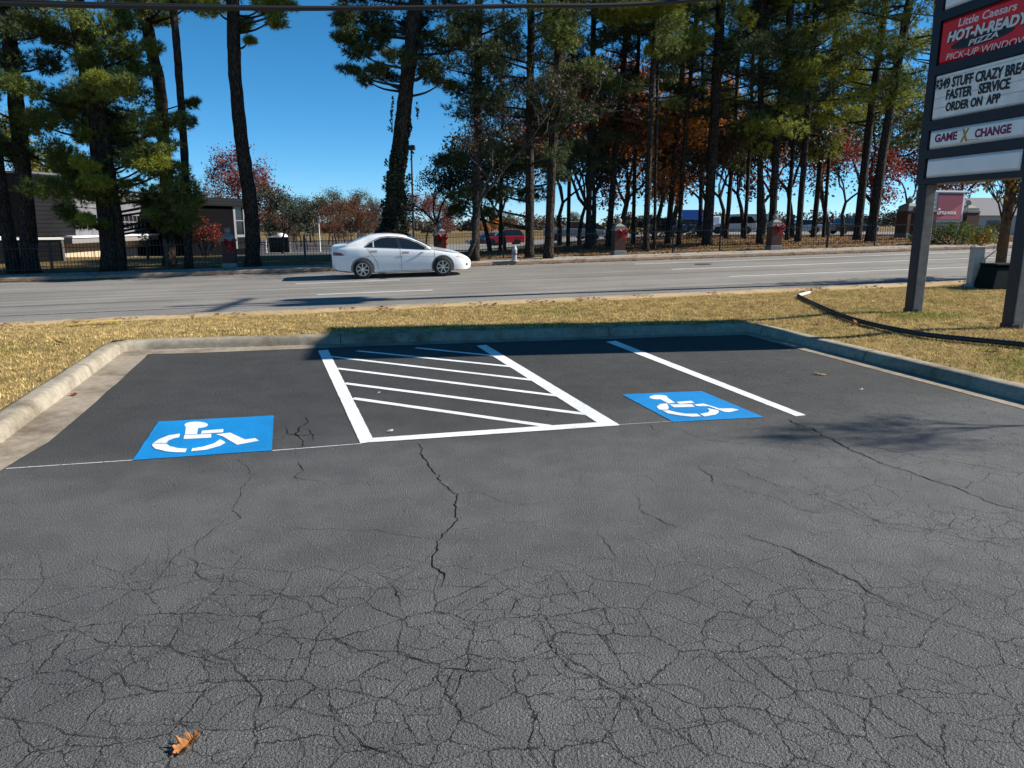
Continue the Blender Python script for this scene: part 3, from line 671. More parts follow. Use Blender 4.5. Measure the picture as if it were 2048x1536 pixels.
rows = [(2.53, 2.86), (3.00, 3.32), (3.47, 4.20), (4.35, 5.04), (5.19, 5.98), (6.10, 6.7)]
zz = [Z0]+[q for r_ in rows for q in r_]+[Z1]
for i in range(0, len(zz), 2): b.box((.075, zz[i]-(.0), .0), (2.045, zz[i+1], .05), SM)
spart('cabinet', b, navy)
def panel_mat(n, c, sc=2.): return mat(n, c, .35, noise=(sc, .07), spec=.5)
wp = panel_mat('white_acrylic', (.86, .86, .85)); redp = panel_mat('red_acrylic', (.72, .012, .016)); brd = mat('letter_board', (.84, .82, .77), .5, noise=(4, .12))
pan = {}
for (z0, z1), nm, mm in zip(rows, ('blank_panel', 'game_shop_panel', 'letter_board', 'pizza_panel', 'blank_panel', 'blank_panel'), (wp, wp, brd, redp, wp, wp)):
    b = MB(); g_ = .012; a = (.075+g_, z0+g_); c_ = (2.045-g_, z1-g_); e = .045
    V = [(a[0], a[1], .002), (c_[0], a[1], .002), (c_[0], c_[1], .002), (a[0], c_[1], .002), (a[0]+e, a[1]+e, .042), (c_[0]-e, a[1]+e, .042), (c_[0]-e, c_[1]-e, .042), (a[0]+e, c_[1]-e, .042)]
    if nm == 'letter_board': V = V[:4]+[(a[0]+.015, a[1]+.015, .03), (c_[0]-.015, a[1]+.015, .03), (c_[0]-.015, c_[1]-.015, .03), (a[0]+.015, c_[1]-.015, .03)]
    b.add([SM @ Vector(p) for p in V], [(4, 5, 6, 7), (0, 1, 5, 4), (1, 2, 6, 5), (2, 3, 7, 6), (3, 0, 4, 7)])
    o = spart(nm, b, mm); pan[(nm, round(z0, 1))] = o
def stext(txt, s, z, h, wd, m, bold=.0, shear=0., out=.044, slope=0., parent=None):
    me = text_mesh(txt, h, wd, bold, shear); me.transform(SM @ Matrix.Translation((s, z, out)) @ Matrix.Rotation(slope, 4, 'Z'))
    o = link('lettering', me, m); par = parent or sign
    o.parent = par; o.matrix_parent_inverse = Matrix.Translation(-Vector(sign.location)) if par is sign else Matrix.Identity(4)
    return o
whitet = mat('white_vinyl', (.72, .70, .68), .5); blackt = mat('black_vinyl', (.012, .012, .014), .5); maroon = mat('maroon_vinyl', (.20, .006, .06), .5); gold = mat('gold_vinyl', (.42, .24, .03), .5)
pz = pan[('pizza_panel', 4.3)]; lb = pan[('letter_board', 3.5)]; gp_ = pan[('game_shop_panel', 3.0)]
stext('Little Caesars', .47, 4.862, .115, 1.12, whitet, .012, .12, slope=R(-1.6), parent=pz)
b = MB(); b.prism([(.98+.62*math.cos(a), 4.575+.085*math.sin(a)) for a in [i*math.pi/16 for i in range(32)]], .0435, .0455, SM); o = b.build('black_swoosh', blackt); o.parent = pz
for dx, dz, mm, ot, bo in ((.012, -.012, blackt, .047, .075), (0, 0, whitet, .051, .045)):
    stext('HOT-N-READY', .27+dx, 4.672+dz, .145, 1.58, mm, bo, .16, out=ot, slope=R(-2.6), parent=pz)
stext('PIZZA', .74, 4.515, .082, .58, whitet, .02, .2, out=.051, slope=R(1.), parent=pz)
stext('PICK-UP WINDOW', .28, 4.392, .10, 1.6, whitet, .0, .16, slope=R(-2.5), parent=pz)
for i in range(5):
    b = MB(); z = 3.505+.155*i; b.box((.10, z, .030), (2.02, z+.006, .037), SM); o = b.build('letter_track', mat('track_plastic', (.40, .40, .39), .4)); o.parent = lb
stext('$349 STUFF CRAZY BREAD', .095, 3.965, .150, 1.92, blackt, .034, out=.038, slope=R(-1.6), parent=lb)
stext('FASTER   SERVICE', .37, 3.772, .145, 1.27, blackt, .034, out=.038, slope=R(-1.4), parent=lb)
stext('ORDER ON  APP', .39, 3.588, .13, 1.1, blackt, .034, out=.038, slope=R(-1.), parent=lb)
stext('GAME', .235, 3.115, .12, .49, maroon, .04, parent=gp_); stext('CHANGE', 1.09, 3.10, .12, .69, maroon, .04, parent=gp_)
stext('X', .80, 3.07, .18, .17, gold, .05, .15, parent=gp_)
b = MB(); b.prism([(.55, 3.255), (.86, 3.245), (.86, 3.232)], .043, .045, SM); b.prism([(.93, 3.085), (.93, 3.070), (1.30, 3.055)], .043, .045, SM); o = b.build('swash', gold); o.parent = gp_
for o in [q for p_ in pan.values() for q in p_.children]: o.parent_type = 'OBJECT'

# ------------------------------------------------------------------ drain pipe on the grass
dp = []
for u, v in ((1597, 596), (1612, 604), (1640, 618), (1685, 637), (1740, 654), (1800, 667), (1860, 677), (1930, 685), (2000, 692), (2080, 701), (2180, 716)):
    p = gt(u, v); p.z += .045; dp.append(p)
def smooth(P, k=6):
    out = []
    for i in range(len(P)-1):
        a, b_, c_, d_ = P[max(i-1, 0)], P[i], P[i+1], P[min(i+2, len(P)-1)]
        for j in range(k):
            t = j/k; out.append(.5*((2*b_)+(c_-a)*t+(2*a-5*b_+4*c_-d_)*t*t+(3*b_-a-3*c_+d_)*t**3))
    return out+[P[-1]]
dps = smooth(dp, 14); pipe = empty('drain_pipe', dp[0], label='black corrugated drain pipe snaking over the grass with white end', cat='pipe')
hang(MB().tube(dps, [.040 if i % 2 else .034 for i in range(len(dps))], 10).build('hose', mat('black_plastic', (.012, .012, .013), .5), smooth=True), pipe)
e0 = dp[0]; e1 = gt(1618, 591)+Vector((0, 0, .07)); hang(MB().tube([e0-(dp[1]-e0)*.05, e0.lerp(e1, .3)+Vector((-.02, 0, .0)), e1], [.048, .04, .036], 12).build('end_fitting', mat('white_pvc', (.62, .62, .60), .4)), pipe)

# ------------------------------------------------------------------ utility pole, cables, pedestal, green box
UP = gt(1997, 557); UP.z = T(UP.x, UP.y)
pole = empty('utility_pole', UP, label='brown wooden utility pole behind the pylon sign and green box', cat='utility pole')
polem = mat('pole_wood', (.075, .048, .028), .9, noise=(9, .4))
MB().tube([(0, 0, -.2), (0, 0, 6), (.05, 0, 14.3)], [.135, .125, .105], 14).build('shaft', polem, pole, smooth=True)
MB().box((-.06, -1.2, 13.3), (.06, 1.2, 13.44)).build('crossarm', polem, pole)
for dx, dy in ((-.1, -.48), (.42, .1), (-.25, .45)): MB().lathe([(0, 11.3), (.27, 11.3), (.29, 11.35), (.29, 12.35), (.2, 12.48), (0, 12.5)], 18, Matrix.Translation((dx, dy, 0))).build('transformer', mat('transformer_grey', (.3, .31, .32), .5), pole, smooth=True)
for i in range(4): MB().lathe([(0, 13.44), (.05, 13.44), (.05, 13.62), (0, 13.64)], 8, Matrix.Translation((0, -1.1+.73*i, 0))).build('insulator', mat('insulator', (.2, .1, .06), .3), pole)
cabm = mat('cable_black', (.012, .012, .014), .6)
def cable(pts, rad, lab, grp):
    o = MB().tube(smooth([Vector(p) for p in pts], 16), rad, 8).build('overhead_cable', cabm, smooth=True); tag(o, lab, 'cable', grp); return o
def cab_at(u, v, s_off=18.4):                       # point on the vertical plane along the near verge (n = s_off)
    d = ray(u, v); dn = -d[0]*ST+d[1]*CT; p = d*(s_off/dn); return Vector((p[0], p[1], p[2]+CAMH))
c1 = [cab_at(-420, -10), cab_at(0, 7), cab_at(320, 14), cab_at(640, 17), cab_at(1024, 12), cab_at(1380, 1)]
cable(c1+[Vector((UP.x-.1, UP.y-.1, 8.4))], .052, 'thick black overhead cable across the top of the picture', 'overhead cables')
c2 = [cab_at(-420, -24), cab_at(0, 0), cab_at(320, 9), cab_at(640, 14), cab_at(1024, 11), cab_at(1380, -3)]
cable(c2+[Vector((UP.x-.1, UP.y-.1, 8.75))], .026, 'thinner black overhead cable just above the thick one', 'overhead cables')
pd = gt(1946, 574); ped = empty('utility_pedestal', pd, label='slim grey utility pedestal standing at the verge left of the green box', cat='utility pedestal')
pm = mat('pedestal_grey', (.34, .34, .31), .6, noise=(6, .15))
MB().box((-.13, -.11, -.05), (.13, .11, .93)).build('housing', pm, ped, bevel=.015); MB().box((-.14, -.12, .93), (.14, .12, .99)).build('cap', pm, ped, bevel=.02); MB().box((-.2, -.17, -.08), (.2, .17, .07)).build('foot', pm, ped, bevel=.03)
tb = gt(1996, 577); tbx = empty('transformer_box', tb, (0, 0, TH), label='dark green steel utility box on the grass in front of the pole', cat='utility box')
gm_ = mat('box_green', (.004, .012, .012), .7, noise=(4, .2), spec=.1)
b = MB(); b.add([(-.46, -.3, 0), (.42, -.3, 0), (.42, .3, 0), (-.46, .3, 0), (-.33, -.24, .52), (.38, -.24, .52), (.38, .26, .58), (-.33, .26, .58)], [(0, 3, 2, 1), (4, 5, 6, 7), (0, 1, 5, 4), (1, 2, 6, 5), (2, 3, 7, 6), (3, 0, 4, 7)]); b.build('housing', gm_, tbx, bevel=.03)
MB().box((-.36, -.262, .555), (.40, .27, .60)).build('lid', gm_, tbx, bevel=.012)

# ------------------------------------------------------------------ white sedan
GN = Vector((-.0176, -.0324, 1)).normalized()
def road_frame(p, yaw=0.):
    ex = Vector((math.cos(TH+yaw), math.sin(TH+yaw), 0)); ex.z = (G(p.x+ex.x, p.y+ex.y)-G(p.x, p.y)); ex.normalize(); ey = GN.cross(ex).normalized()
    return Matrix(((ex.x, ey.x, GN.x, p.x), (ex.y, ey.y, GN.y, p.y), (ex.z, ey.z, GN.z, p.z), (0, 0, 0, 1)))
def interp(tab, x):
    xs_ = [q[0] for q in tab]; ys_ = [q[1] for q in tab]; return float(np.interp(x, xs_, ys_))
def sm_interp(tab, x, wd=.12): return sum(interp(tab, x+d*wd)*k for d, k in ((-1, .2), (-.5, .2), (0, .2), (.5, .2), (1, .2)))
LEN = 4.66
TOP = [(-.2, 1.00), (0, 1.06), (.03, 1.10), (.47, 1.125), (.75, 1.24), (1.05, 1.36), (1.24, 1.415), (1.5, 1.445), (1.87, 1.456), (2.31, 1.415), (2.68, 1.315), (3.0, 1.14), (3.36, .935), (3.56, .90), (4.0, .815), (4.3, .73), (4.5, .64), (4.6, .55), (4.66, .47), (4.8, .3)]
BELT = [(0, 1.0), (.5, 1.06), (1.12, 1.02), (2.27, .955), (3.33, .875), (3.6, .84), (4.2, .73), (4.5, .62), (4.66, .46)]
BOT = [(0, .42), (.06, .33), (.17, .26), (.6, .21), (1.3, .17), (3.2, .16), (4.2, .17), (4.5, .16), (4.66, .22)]
HALF = [(0, .62), (.04, .70), (.15, .78), (.4, .83), (.9, .87), (1.5, .88), (3.2, .88), (3.9, .865), (4.2, .82), (4.4, .74), (4.55, .60), (4.64, .44), (4.66, .36)]
def station(x):
    zt = sm_interp(TOP, x, .10) if .1 < x < 4.5 else interp(TOP, x); zb = interp(BOT, x); hb = sm_interp(HALF, x, .06); zbelt = min(interp(BELT, x), zt-.02)
    gh = zt-zbelt                                   # greenhouse height
    k = max(0, min(1, (gh-.06)/.3)); rw = hb*(.93-.26*k)   # half width near the roof
    pts = [(0, zb), (hb*.80, zb), (hb*.955, zb+.045), (hb*.985, zb+.16), (hb*1.0, zb+(zbelt-zb)*.45), (hb*.995, zb+(zbelt-zb)*.72), (hb*.982, zbelt-.10), (hb*.95, zbelt-.015), (hb*.925, zbelt+gh*.04)]
    for q, f in ((.35, .30), (.68, .66), (.88, .90)): pts.append((hb*.925*(1-f)+rw*f, zbelt+gh*q))
    pts += [(rw*.90, zbelt+gh*.965), (rw*.55, zt-.006*k), (0, zt)]
    return pts
def halfw(x, z):
    p = station(x); p = p[1:-2]
    return float(np.interp(z, [q[1] for q in p], [q[0] for q in p]))
XS = [0, .015, .05, .1, .17]+lin(.25, 4.3, .09)+[4.38, 4.45, 4.52, 4.57, 4.61, 4.64, 4.66]
WX = (.985, 3.655); WR = .322
def car_body():
    V = []; Fc = []; m = 0
    for x in XS:
        h = station(x); ring = [(x, -y, z) for y, z in h]+[(x, y, z) for y, z in h[-2:0:-1]]; m = len(ring); V += ring
    for i in range(len(XS)-1):
        for j in range(m): Fc.append((i*m+j, (i+1)*m+j, (i+1)*m+(j+1) % m, i*m+(j+1) % m))
    Fc.append(tuple(range(m))); Fc.append(tuple(range((len(XS)-1)*m, len(XS)*m))[::-1])
    me = bpy.data.meshes.new('body'); me.from_pydata(V, [], Fc)
    bm = bmesh.new(); bm.from_mesh(me); bmesh.ops.recalc_face_normals(bm, faces=bm.faces); bm.to_mesh(me); bm.free()
    o = bpy.data.objects.new('body_tmp', me); COL.objects.link(o); cut = []
    for wx in WX:
        for sgn in (-1, 1):
            b = MB(); b.lathe([(0, -.3), (.385, -.3), (.385, .3), (0, .3)], 40, Matrix.Translation((wx, sgn*.93, .335)), axis='y'); c = b.build('cut_tmp', None or mat('black_plastic')); cut.append(c)
            md = o.modifiers.new('b', 'BOOLEAN'); md.operation = 'DIFFERENCE'; md.object = c; md.solver = 'EXACT'
    bmx = bmesh.new()
    for c in cut:
        bmx.from_mesh(c.data); bmesh.ops.remove_doubles(bmx, verts=bmx.verts, dist=1e-5); bmesh.ops.recalc_face_normals(bmx, faces=bmx.faces); bmx.to_mesh(c.data); bmx.clear()
    dg = bpy.context.evaluated_depsgraph_get(); dg.update(); me2 = bpy.data.meshes.new_from_object(o.evaluated_get(dg)); me2.name = 'body'
    for c in cut: bpy.data.objects.remove(c)
    bpy.data.objects.remove(o); me2.materials.clear()
    return me2
def side_patch(poly, off, sgn, step=.07, name='panel'):
    """poly in (x,z) laid on the body side"""
    bm = bmesh.new(); Q = []
    for i, p in enumerate(poly):
        q = poly[(i+1) % len(poly)]; L_ = math.hypot(q[0]-p[0], q[1]-p[1]); k = max(1, int(L_/step))
        Q += [(p[0]+(q[0]-p[0])*j/k, p[1]+(q[1]-p[1])*j/k) for j in range(k)]
    f = bm.faces.new([bm.verts.new((x, 0, z)) for x, z in Q]); bmesh.ops.triangulate(bm, faces=[f])
    bmesh.ops.subdivide_edges(bm, edges=[e for e in bm.edges if e.calc_length() > step*1.5], cuts=2, use_grid_fill=True)
    for v in bm.verts: v.co.y = sgn*(halfw(v.co.x, v.co.z)+off)
    me = bpy.data.meshes.new(name); bm.normal_update()
    if sum(f.normal.y*f.calc_area() for f in bm.faces)*sgn < 0: bmesh.ops.reverse_faces(bm, faces=bm.faces)
    bm.to_mesh(me); bm.free(); return me
def side_line(poly, wd, off, sgn):
    b = MB(); V = []
    Q = []
    for p, q in zip(poly[:-1], poly[1:]):
        k = max(1, int(math.hypot(q[0]-p[0], q[1]-p[1])/.05)); Q += [(p[0]+(q[0]-p[0])*j/k, p[1]+(q[1]-p[1])*j/k) for j in range(k)]
    Q.append(poly[-1])
    for i, (x, z) in enumerate(Q):
        a, c = Q[max(i-1, 0)], Q[min(i+1, len(Q)-1)]; t = Vector((c[0]-a[0], c[1]-a[1])).normalized(); n_ = Vector((-t.y, t.x))*wd/2
        for k in (1, -1):
            X, Z = x+n_.x*k, z+n_.y*k; V.append((X, sgn*(halfw(X, Z)+off), Z))
    return b.add(V, [(2*i, 2*i+1, 2*i+3, 2*i+2) for i in range(len(Q)-1)])
def top_patch(x0, x1, w0, w1, off, name):
    def fn(k, a):
        x = x0+(x1-x0)*k; p = station(x); wd = w0+(w1-w0)*k
        y = a*wd; q = p[7:]; z = float(np.interp(abs(y), [r_[0] for r_ in q[::-1]], [r_[1] for r_ in q[::-1]])); return (x, y, z+off)
    me = grid_mesh(name, lin(0, 1, .1), lin(-1, 1, .1), fn); return me
carp = mat('white_car_paint', (.80, .79, .77), .28, coat=.6); glass = mat('tinted_glass', (.012, .016, .020), .04, spec=.8); tyrem = mat('tyre_rubber', (.014, .014, .015), .85); rimm = mat('alloy_rim', (.62, .62, .63), .28, metal=.9)
chrome = mat('chrome', (.7, .7, .7), .12, metal=1); seam = mat('seam_dark', (.03, .03, .03), .7); redl = mat('tail_red', (.20, .006, .012), .15); amber = mat('headlamp_lens', (.62, .55, .48), .12); blackp = mat('black_plastic')
c0 = gt(727, 558)
car = bpy.data.objects.new('sedan', None); COL.objects.link(car); tag(car, 'white four-door sedan driving right along the far lane of the road', 'car')
MC = road_frame(c0, R(-.3)); car.matrix_world = MC @ Matrix.Scale(.965, 4) @ Matrix.Translation((-WX[0], .80, 0))
link('body', car_body(), carp, car)
bo = car.children[0]; bo.data.polygons.foreach_set('use_smooth', [True]*len(bo.data.polygons)); bo.data.set_sharp_from_angle(angle=R(38))
for sgn in (-1, 1):
    link('quarter_window', side_patch([(1.10, 1.052), (1.36, 1.044), (1.36, 1.215), (1.25, 1.165)], .004, sgn), glass, car)
    link('rear_window', side_patch([(1.40, 1.042), (2.20, .987), (2.12, 1.325), (1.86, 1.345), (1.62, 1.32), (1.40, 1.235)], .004, sgn), glass, car)
    link('front_window', side_patch([(2.30, .98), (3.20, .905), (3.09, .985), (2.85, 1.13), (2.58, 1.245), (2.36, 1.30), (2.22, 1.318)], .004, sgn), glass, car)
    side_line([(1.08, 1.045), (2.25, .972), (3.26, .892)], .018, .006, sgn).build('window_trim', chrome, car)
    side_line([(1.07, 1.045), (1.24, 1.185), (1.38, 1.25), (1.62, 1.345), (1.88, 1.368), (2.2, 1.345), (2.38, 1.318), (2.6, 1.262), (2.88, 1.145), (3.12, 1.0), (3.27, .9)], .02, .005, sgn).build('window_trim', blackp, car)
    link('pillar_trim', side_patch([(2.20, .99), (2.30, .985), (2.215, 1.322), (2.12, 1.328)], .0035, sgn), blackp, car)
    side_line([(2.24, .96), (2.27, .60), (2.27, .26)], .010, .003, sgn).build('door_gap', seam, car)
    side_line([(3.38, .85), (3.40, .55), (3.34, .26)], .010, .003, sgn).build('door_gap', seam, car)
    side_line([(1.16, 1.02), (1.30, .80), (1.46, .55), (1.50, .30)], .010, .003, sgn).build('door_gap', seam, car)
    side_line([(1.50, .24), (3.32, .235)], .012, .004, sgn).build('sill_gap', seam, car)
    side_line([(.30, .66), (1.0, .755), (2.3, .73), (3.38, .665)], .008, .0025, sgn).build('crease', mat('crease_grey', (.5, .5, .5), .4), car)
    for hx, hz in ((1.38, .90), (2.43, .835)):
        y = halfw(hx, hz); MB().box((hx-.12, sgn*(y+.015)-.012, hz-.016), (hx+.10, sgn*(y+.03)+.012, hz+.018)).build('door_handle', chrome, car, bevel=.008)
        link('handle_recess', side_patch([(hx-.13, hz-.03), (hx+.11, hz-.03), (hx+.11, hz+.035), (hx-.13, hz+.035)], .0035, sgn), mat('recess_grey', (.45, .45, .45), .5), car)
    b = MB(); b.lathe([(0, -.13), (.06, -.125), (.09, -.05), (.09, .04), (.06, .1), (0, .11)], 14, Matrix.Translation((3.14, sgn*.985, .96)) @ Matrix.Rotation(R(90), 4, 'Z') @ Matrix.Diagonal((1, .8, .72, 1)), axis='y')
    b.box((3.10, min(sgn*.86, sgn*.95), .915), (3.18, max(sgn*.86, sgn*.95), .945)); b.build('wing_mirror', carp, car, smooth=True)
    link('tail_light', side_patch([(.035, .80), (.30, .79), (.44, .80), (.30, .88), (.05, .915)], .006, sgn, .03), redl, car)
    link('headlight', side_patch([(4.12, .66), (4.30, .60), (4.46, .555), (4.52, .585), (4.38, .655), (4.2, .705)], .006, sgn, .03), amber, car)
    link('fog_lamp', side_patch([(4.46, .33), (4.53, .33), (4.53, .42), (4.48, .42)], .005, sgn, .03), blackp, car)
    b = MB(); bm_ = [(.0, .0)]
    o = side_line([(1.42, .215), (2.3, .20), (3.30, .20)], .07, .018, sgn).build('side_skirt', carp, car, smooth=True)
link('rear_screen', top_patch(.50, 1.20, .60, .52, .005, 'rear_screen'), glass, car); link('windscreen', top_patch(2.52, 3.34, .56, .66, .006, 'windscreen'), glass, car)
link('bumper_trim', side_patch([(.10, .285), (.58, .225), (.58, .25), (.12, .33)], .004, -1, .04), blackp, car)  # black strip along the lower rear bumper, right side only
def wheel(x, sgn, parent, r=WR, wd=.21, y=.80, spokes=7):
    e = bpy.data.objects.new('wheel', None); COL.objects.link(e); e.parent = parent; e.location = (x, sgn*y, r)
    MB().lathe([(r*.66, -wd/2), (r*.93, -wd/2), (r, -wd*.36), (r, wd*.36), (r*.93, wd/2), (r*.66, wd/2), (r*.66, -wd/2)], 32, axis='y').build('tyre', tyrem, e, smooth=True)
    b = MB(); f = sgn*wd*.47
    for rr, r2 in ((r*.60, r*.69),):
        b.lathe([(r2, f), (r2, f-sgn*.02), (rr, f-sgn*.03), (rr, f), (r2, f)] if sgn > 0 else [(r2, f), (rr, f), (rr, f-sgn*.03), (r2, f-sgn*.02), (r2, f)], 32, axis='y')
    for i in range(spokes):
        a = 2*math.pi*i/spokes+.2; M_ = Matrix.Rotation(a, 4, 'Y'); b.box((.02, min(f, f-sgn*.025), -.018), (r*.63, max(f, f-sgn*.025), .018), M_)
    b.lathe([(0, f+sgn*.004), (.055, f+sgn*.004), (.055, f-sgn*.03), (0, f-sgn*.03)], 16, axis='y')
    b.build('rim', rimm, e)
    MB().lathe([(0, f-sgn*.06), (r*.67, f-sgn*.06), (r*.67, f-sgn*.065), (0, f-sgn*.065)], 24, axis='y').build('brake_disc', mat('brake_dark', (.02, .02, .02), .6), e)
for wx in WX:
    for sgn in (-1, 1): wheel(wx, sgn, car)

# ================================================================== VEGETATION
def norm(a): return a/np.maximum(np.linalg.norm(a, axis=-1, keepdims=True), 1e-9)
def needle_tris(C, D, K=12, L=.2, wd=.011, spread=.75):
    """K thin needles at every tuft centre C pointing about D"""
    k = len(C); C = np.repeat(C, K, 0); D = np.repeat(D, K, 0)
    d = norm(D+RNG.normal(0, spread, (k*K, 3))); l = L*RNG.uniform(.6, 1.25, (k*K, 1)); side = norm(np.cross(d, RNG.normal(0, 1, (k*K, 3))))*wd
    b = C-d*.02; return np.stack([b-side, b+side, b+d*l], 1)
def clump_tufts(c, r, n, flat=.55):
    u = norm(RNG.normal(0, 1, (n, 3))); rr = RNG.uniform(.25, 1., (n, 1))**.55
    off = u*rr*r; off[:, 2] *= flat; bump = 1+.35*np.sin(off[:, :1]*9/r+c[0]*3)*np.cos(off[:, 1:2]*8/r+c[1]*5); off *= bump
    d = norm(u*np.array([1, 1, .7])+np.array([0, 0, .45])); return np.asarray(c)+off, d
NEEDLE = [mat('pine_needles', (.135, .165, .034), .6, spec=.3, island=.55, trans=.22, noise=(.9, .45)), mat('pine_needles_dark', (.060, .080, .028), .6, spec=.3, island=.5, trans=.15, noise=(.7, .4)), mat('pine_needles_sunlit', (.25, .27, .035), .6, spec=.3, island=.5, trans=.3, noise=(.9, .5))]  # brightest copy has the sunlight on lit tips put into its colour
def twig_net(b, c, r, k, rad=.012):
    for i in range(k):
        d = Vector(norm(RNG.normal(0, 1, 3))); d.z *= .5; b.tube([c, c+d*r*.5+Vector((0, 0, -.03)), c+d*r*.95], [rad, rad*.7, rad*.3], 4, cap=False)
def pine_proto(seed, H=11., Lmax=3.0, dens=1., low=.5):
    global RNG
    RNG = np.random.default_rng(seed); rr = random.Random(seed); b = MB(); C, D = [], []
    z = 0.
    while z < H:
        k = z/H; L_ = Lmax*(low+(1-low)*min(1, k*3))*(1-k**2.2*.75)*rr.uniform(.5, 1.15); a = rr.uniform(0, 2*math.pi)
        rise = rr.uniform(-.15, .45)+k*.5; p0 = Vector((0, 0, z)); p1 = p0+Vector((math.cos(a), math.sin(a), rise*.5))*L_*.55; a2 = a+rr.uniform(-.4, .4); p2 = p1+Vector((math.cos(a2), math.sin(a2), rise*.9))*L_*.5
        b.tube([p0, p1, p2], [.05*(1-k*.5)+.012, .03, .012], 5, cap=False)
        for t, sz in ((.45, .45), (.72, .62), (1.0, .6)):
            if rr.random() > .68*dens: continue
            base = p1.lerp(p2, (t-.5)*2) if t > .5 else p0.lerp(p1, t*2)
            for j in range(2 if t > .6 else 1):
                c = base+Vector((rr.uniform(-.5, .5), rr.uniform(-.5, .5), rr.uniform(-.12, .25))); r = sz*rr.uniform(.65, 1.25)
                b.tube([base, c], [.014, .007], 4, cap=False); twig_net(b, c, r, 3)
                q, d = clump_tufts(c, r, int(105*r*r)+18); C.append(q); D.append(d)
        z += rr.uniform(.16, .42)
    V = needle_tris(np.concatenate(C), np.concatenate(D)); RNG = np.random.default_rng(seed+99)
    return b.mesh('branches'), tri_mesh('needles', V)
PROTO = [pine_proto(11, 11, 2.7, 1., .5), pine_proto(23, 11, 3.2, .85, .6), pine_proto(37, 10, 2.4, 1., .45), pine_proto(51, 12, 3.0, .72, .6)]
PROTO_M = {}
def trunk_path(px, Y0=None, H=17., droot=.1):
    base = gt(*px[0]) if Y0 is None else Vector((*at(px[0][0], px[0][1], Y0).xy, 0))
    if Y0 is not None: base.z = T(base.x, base.y)
    Y = base.y; P = [base-Vector((0, 0, droot))]+[at(u, v, Y) for u, v in px[1:]]
    d = (P[-1]-P[-2]); d /= max(d.z, .5); top = P[-1]+d*max(1.5, H-P[-1].z); P.append(top); return P, base
def trunk_mesh(P, r0, r1, seed=0, sides=12):
    Q = smooth(P, 8); z0 = Q[0].z; zt = Q[-1].z; b = MB(); rad = []
    for q in Q:
        k = (q.z-z0)/(zt-z0); r = r0*(1-k)+r1*k if k < .7 else (r0*.3+r1*.7)*(1-(k-.7)/.3*.75)
        r += r0*.30*math.exp(-(q.z-z0)/.28); rad.append(r)
    b.tube(Q, rad, sides); V = []
    for p in b.v: p = Vector(p); V.append(tuple(p+Vector((mnoise.noise(p*2.1+Vector((seed, 0, 0))), mnoise.noise(p*2.1+Vector((0, seed, 0))), 0))*r0*.16))
    b.v = V; return b, Q
def on_path(Q, z):
    for a, c in zip(Q[:-1], Q[1:]):
        if a.z <= z <= c.z: return a.lerp(c, (z-a.z)/max(c.z-a.z, 1e-6))
    return Q[-1]
def pine(px, w0, w1, lab, proto=0, hb=5., sc_=1., Y0=None, H=17., rot=None, ndl=0, group=None, bark=None, seed=None, low_branches=()):
    P, base = trunk_path(px, Y0, H); Y = base.y; k = Y/FPX/2
    o = empty('pine_tree', base, label=lab, cat='tree', group=group)
    b, Q = trunk_mesh(P, w0*k*.60, w1*k*.72, seed or len(lab)); b.v = [tuple(Vector(p)-base) for p in b.v]; b.build('trunk', bark or M_BARK, o, smooth=True)
    if proto is not None:
        pb, pn = PROTO[proto]; c = on_path(Q, base.z+hb)-base; up = (on_path(Q, base.z+hb+6)-on_path(Q, base.z+hb)).normalized()
        Mx = Matrix.Translation(c) @ up.to_track_quat('Z', 'Y').to_matrix().to_4x4() @ Matrix.Rotation(rot if rot is not None else len(lab)*.7+hb, 4, 'Z') @ Matrix.Diagonal((sc_, sc_, sc_, 1))
        x = link('branches', pb, M_BARK, o); x.matrix_local = Mx
        y = bpy.data.objects.new('needles', pn); COL.objects.link(y); y.parent = o; y.matrix_local = Mx
        if not len(pn.materials): pn.materials.append(NEEDLE[0])
        y.material_slots[0].link = 'OBJECT'; y.material_slots[0].material = NEEDLE[ndl]
    return o, Q, base
def clump_crown(o, Q, base, clumps, ndl, bark=None, seed=1, dy=1.3, twigs=5, tuft=330, L=.2):
    """clumps: (u, v, r_px) traced round the trunk; each gets its own depth, limb and twigs"""
    global RNG
    RNG = np.random.default_rng(seed); rr = random.Random(seed); b = MB(); C, D = [], []
    for u, v, rp in clumps:
        Y = base.y+rr.uniform(-dy, dy); c = at(u, v, Y); r = rp*Y/FPX
        t = on_path(Q, max(base.z+.8, c.z-abs((c-on_path(Q, c.z)).xy.length)*.22-.1)); mid = t.lerp(c, .55)+Vector((0, 0, -.12))
        b.tube([x-base for x in smooth([t, mid, c], 4)], list(np.linspace(.055, .016, 9)), 5, cap=False); twig_net(b, c-base, r, twigs)
        for j in range(3):
            cc = c+Vector((rr.uniform(-1, 1), rr.uniform(-1, 1), rr.uniform(-.45, .55)))*r*.7; rj = r*rr.uniform(.45, .8); b.tube([c-base, cc-base], [.014, .006], 4, cap=False)
            q, d = clump_tufts(cc-base, rj, int(tuft*rj*rj)+34); C.append(q); D.append(d)
    b.build('branches', bark or M_BARK, o)
    if o.children: pass
    link('needles', tri_mesh('needles', needle_tris(np.concatenate(C), np.concatenate(D), 13, L, .011)), NEEDLE[ndl], o)

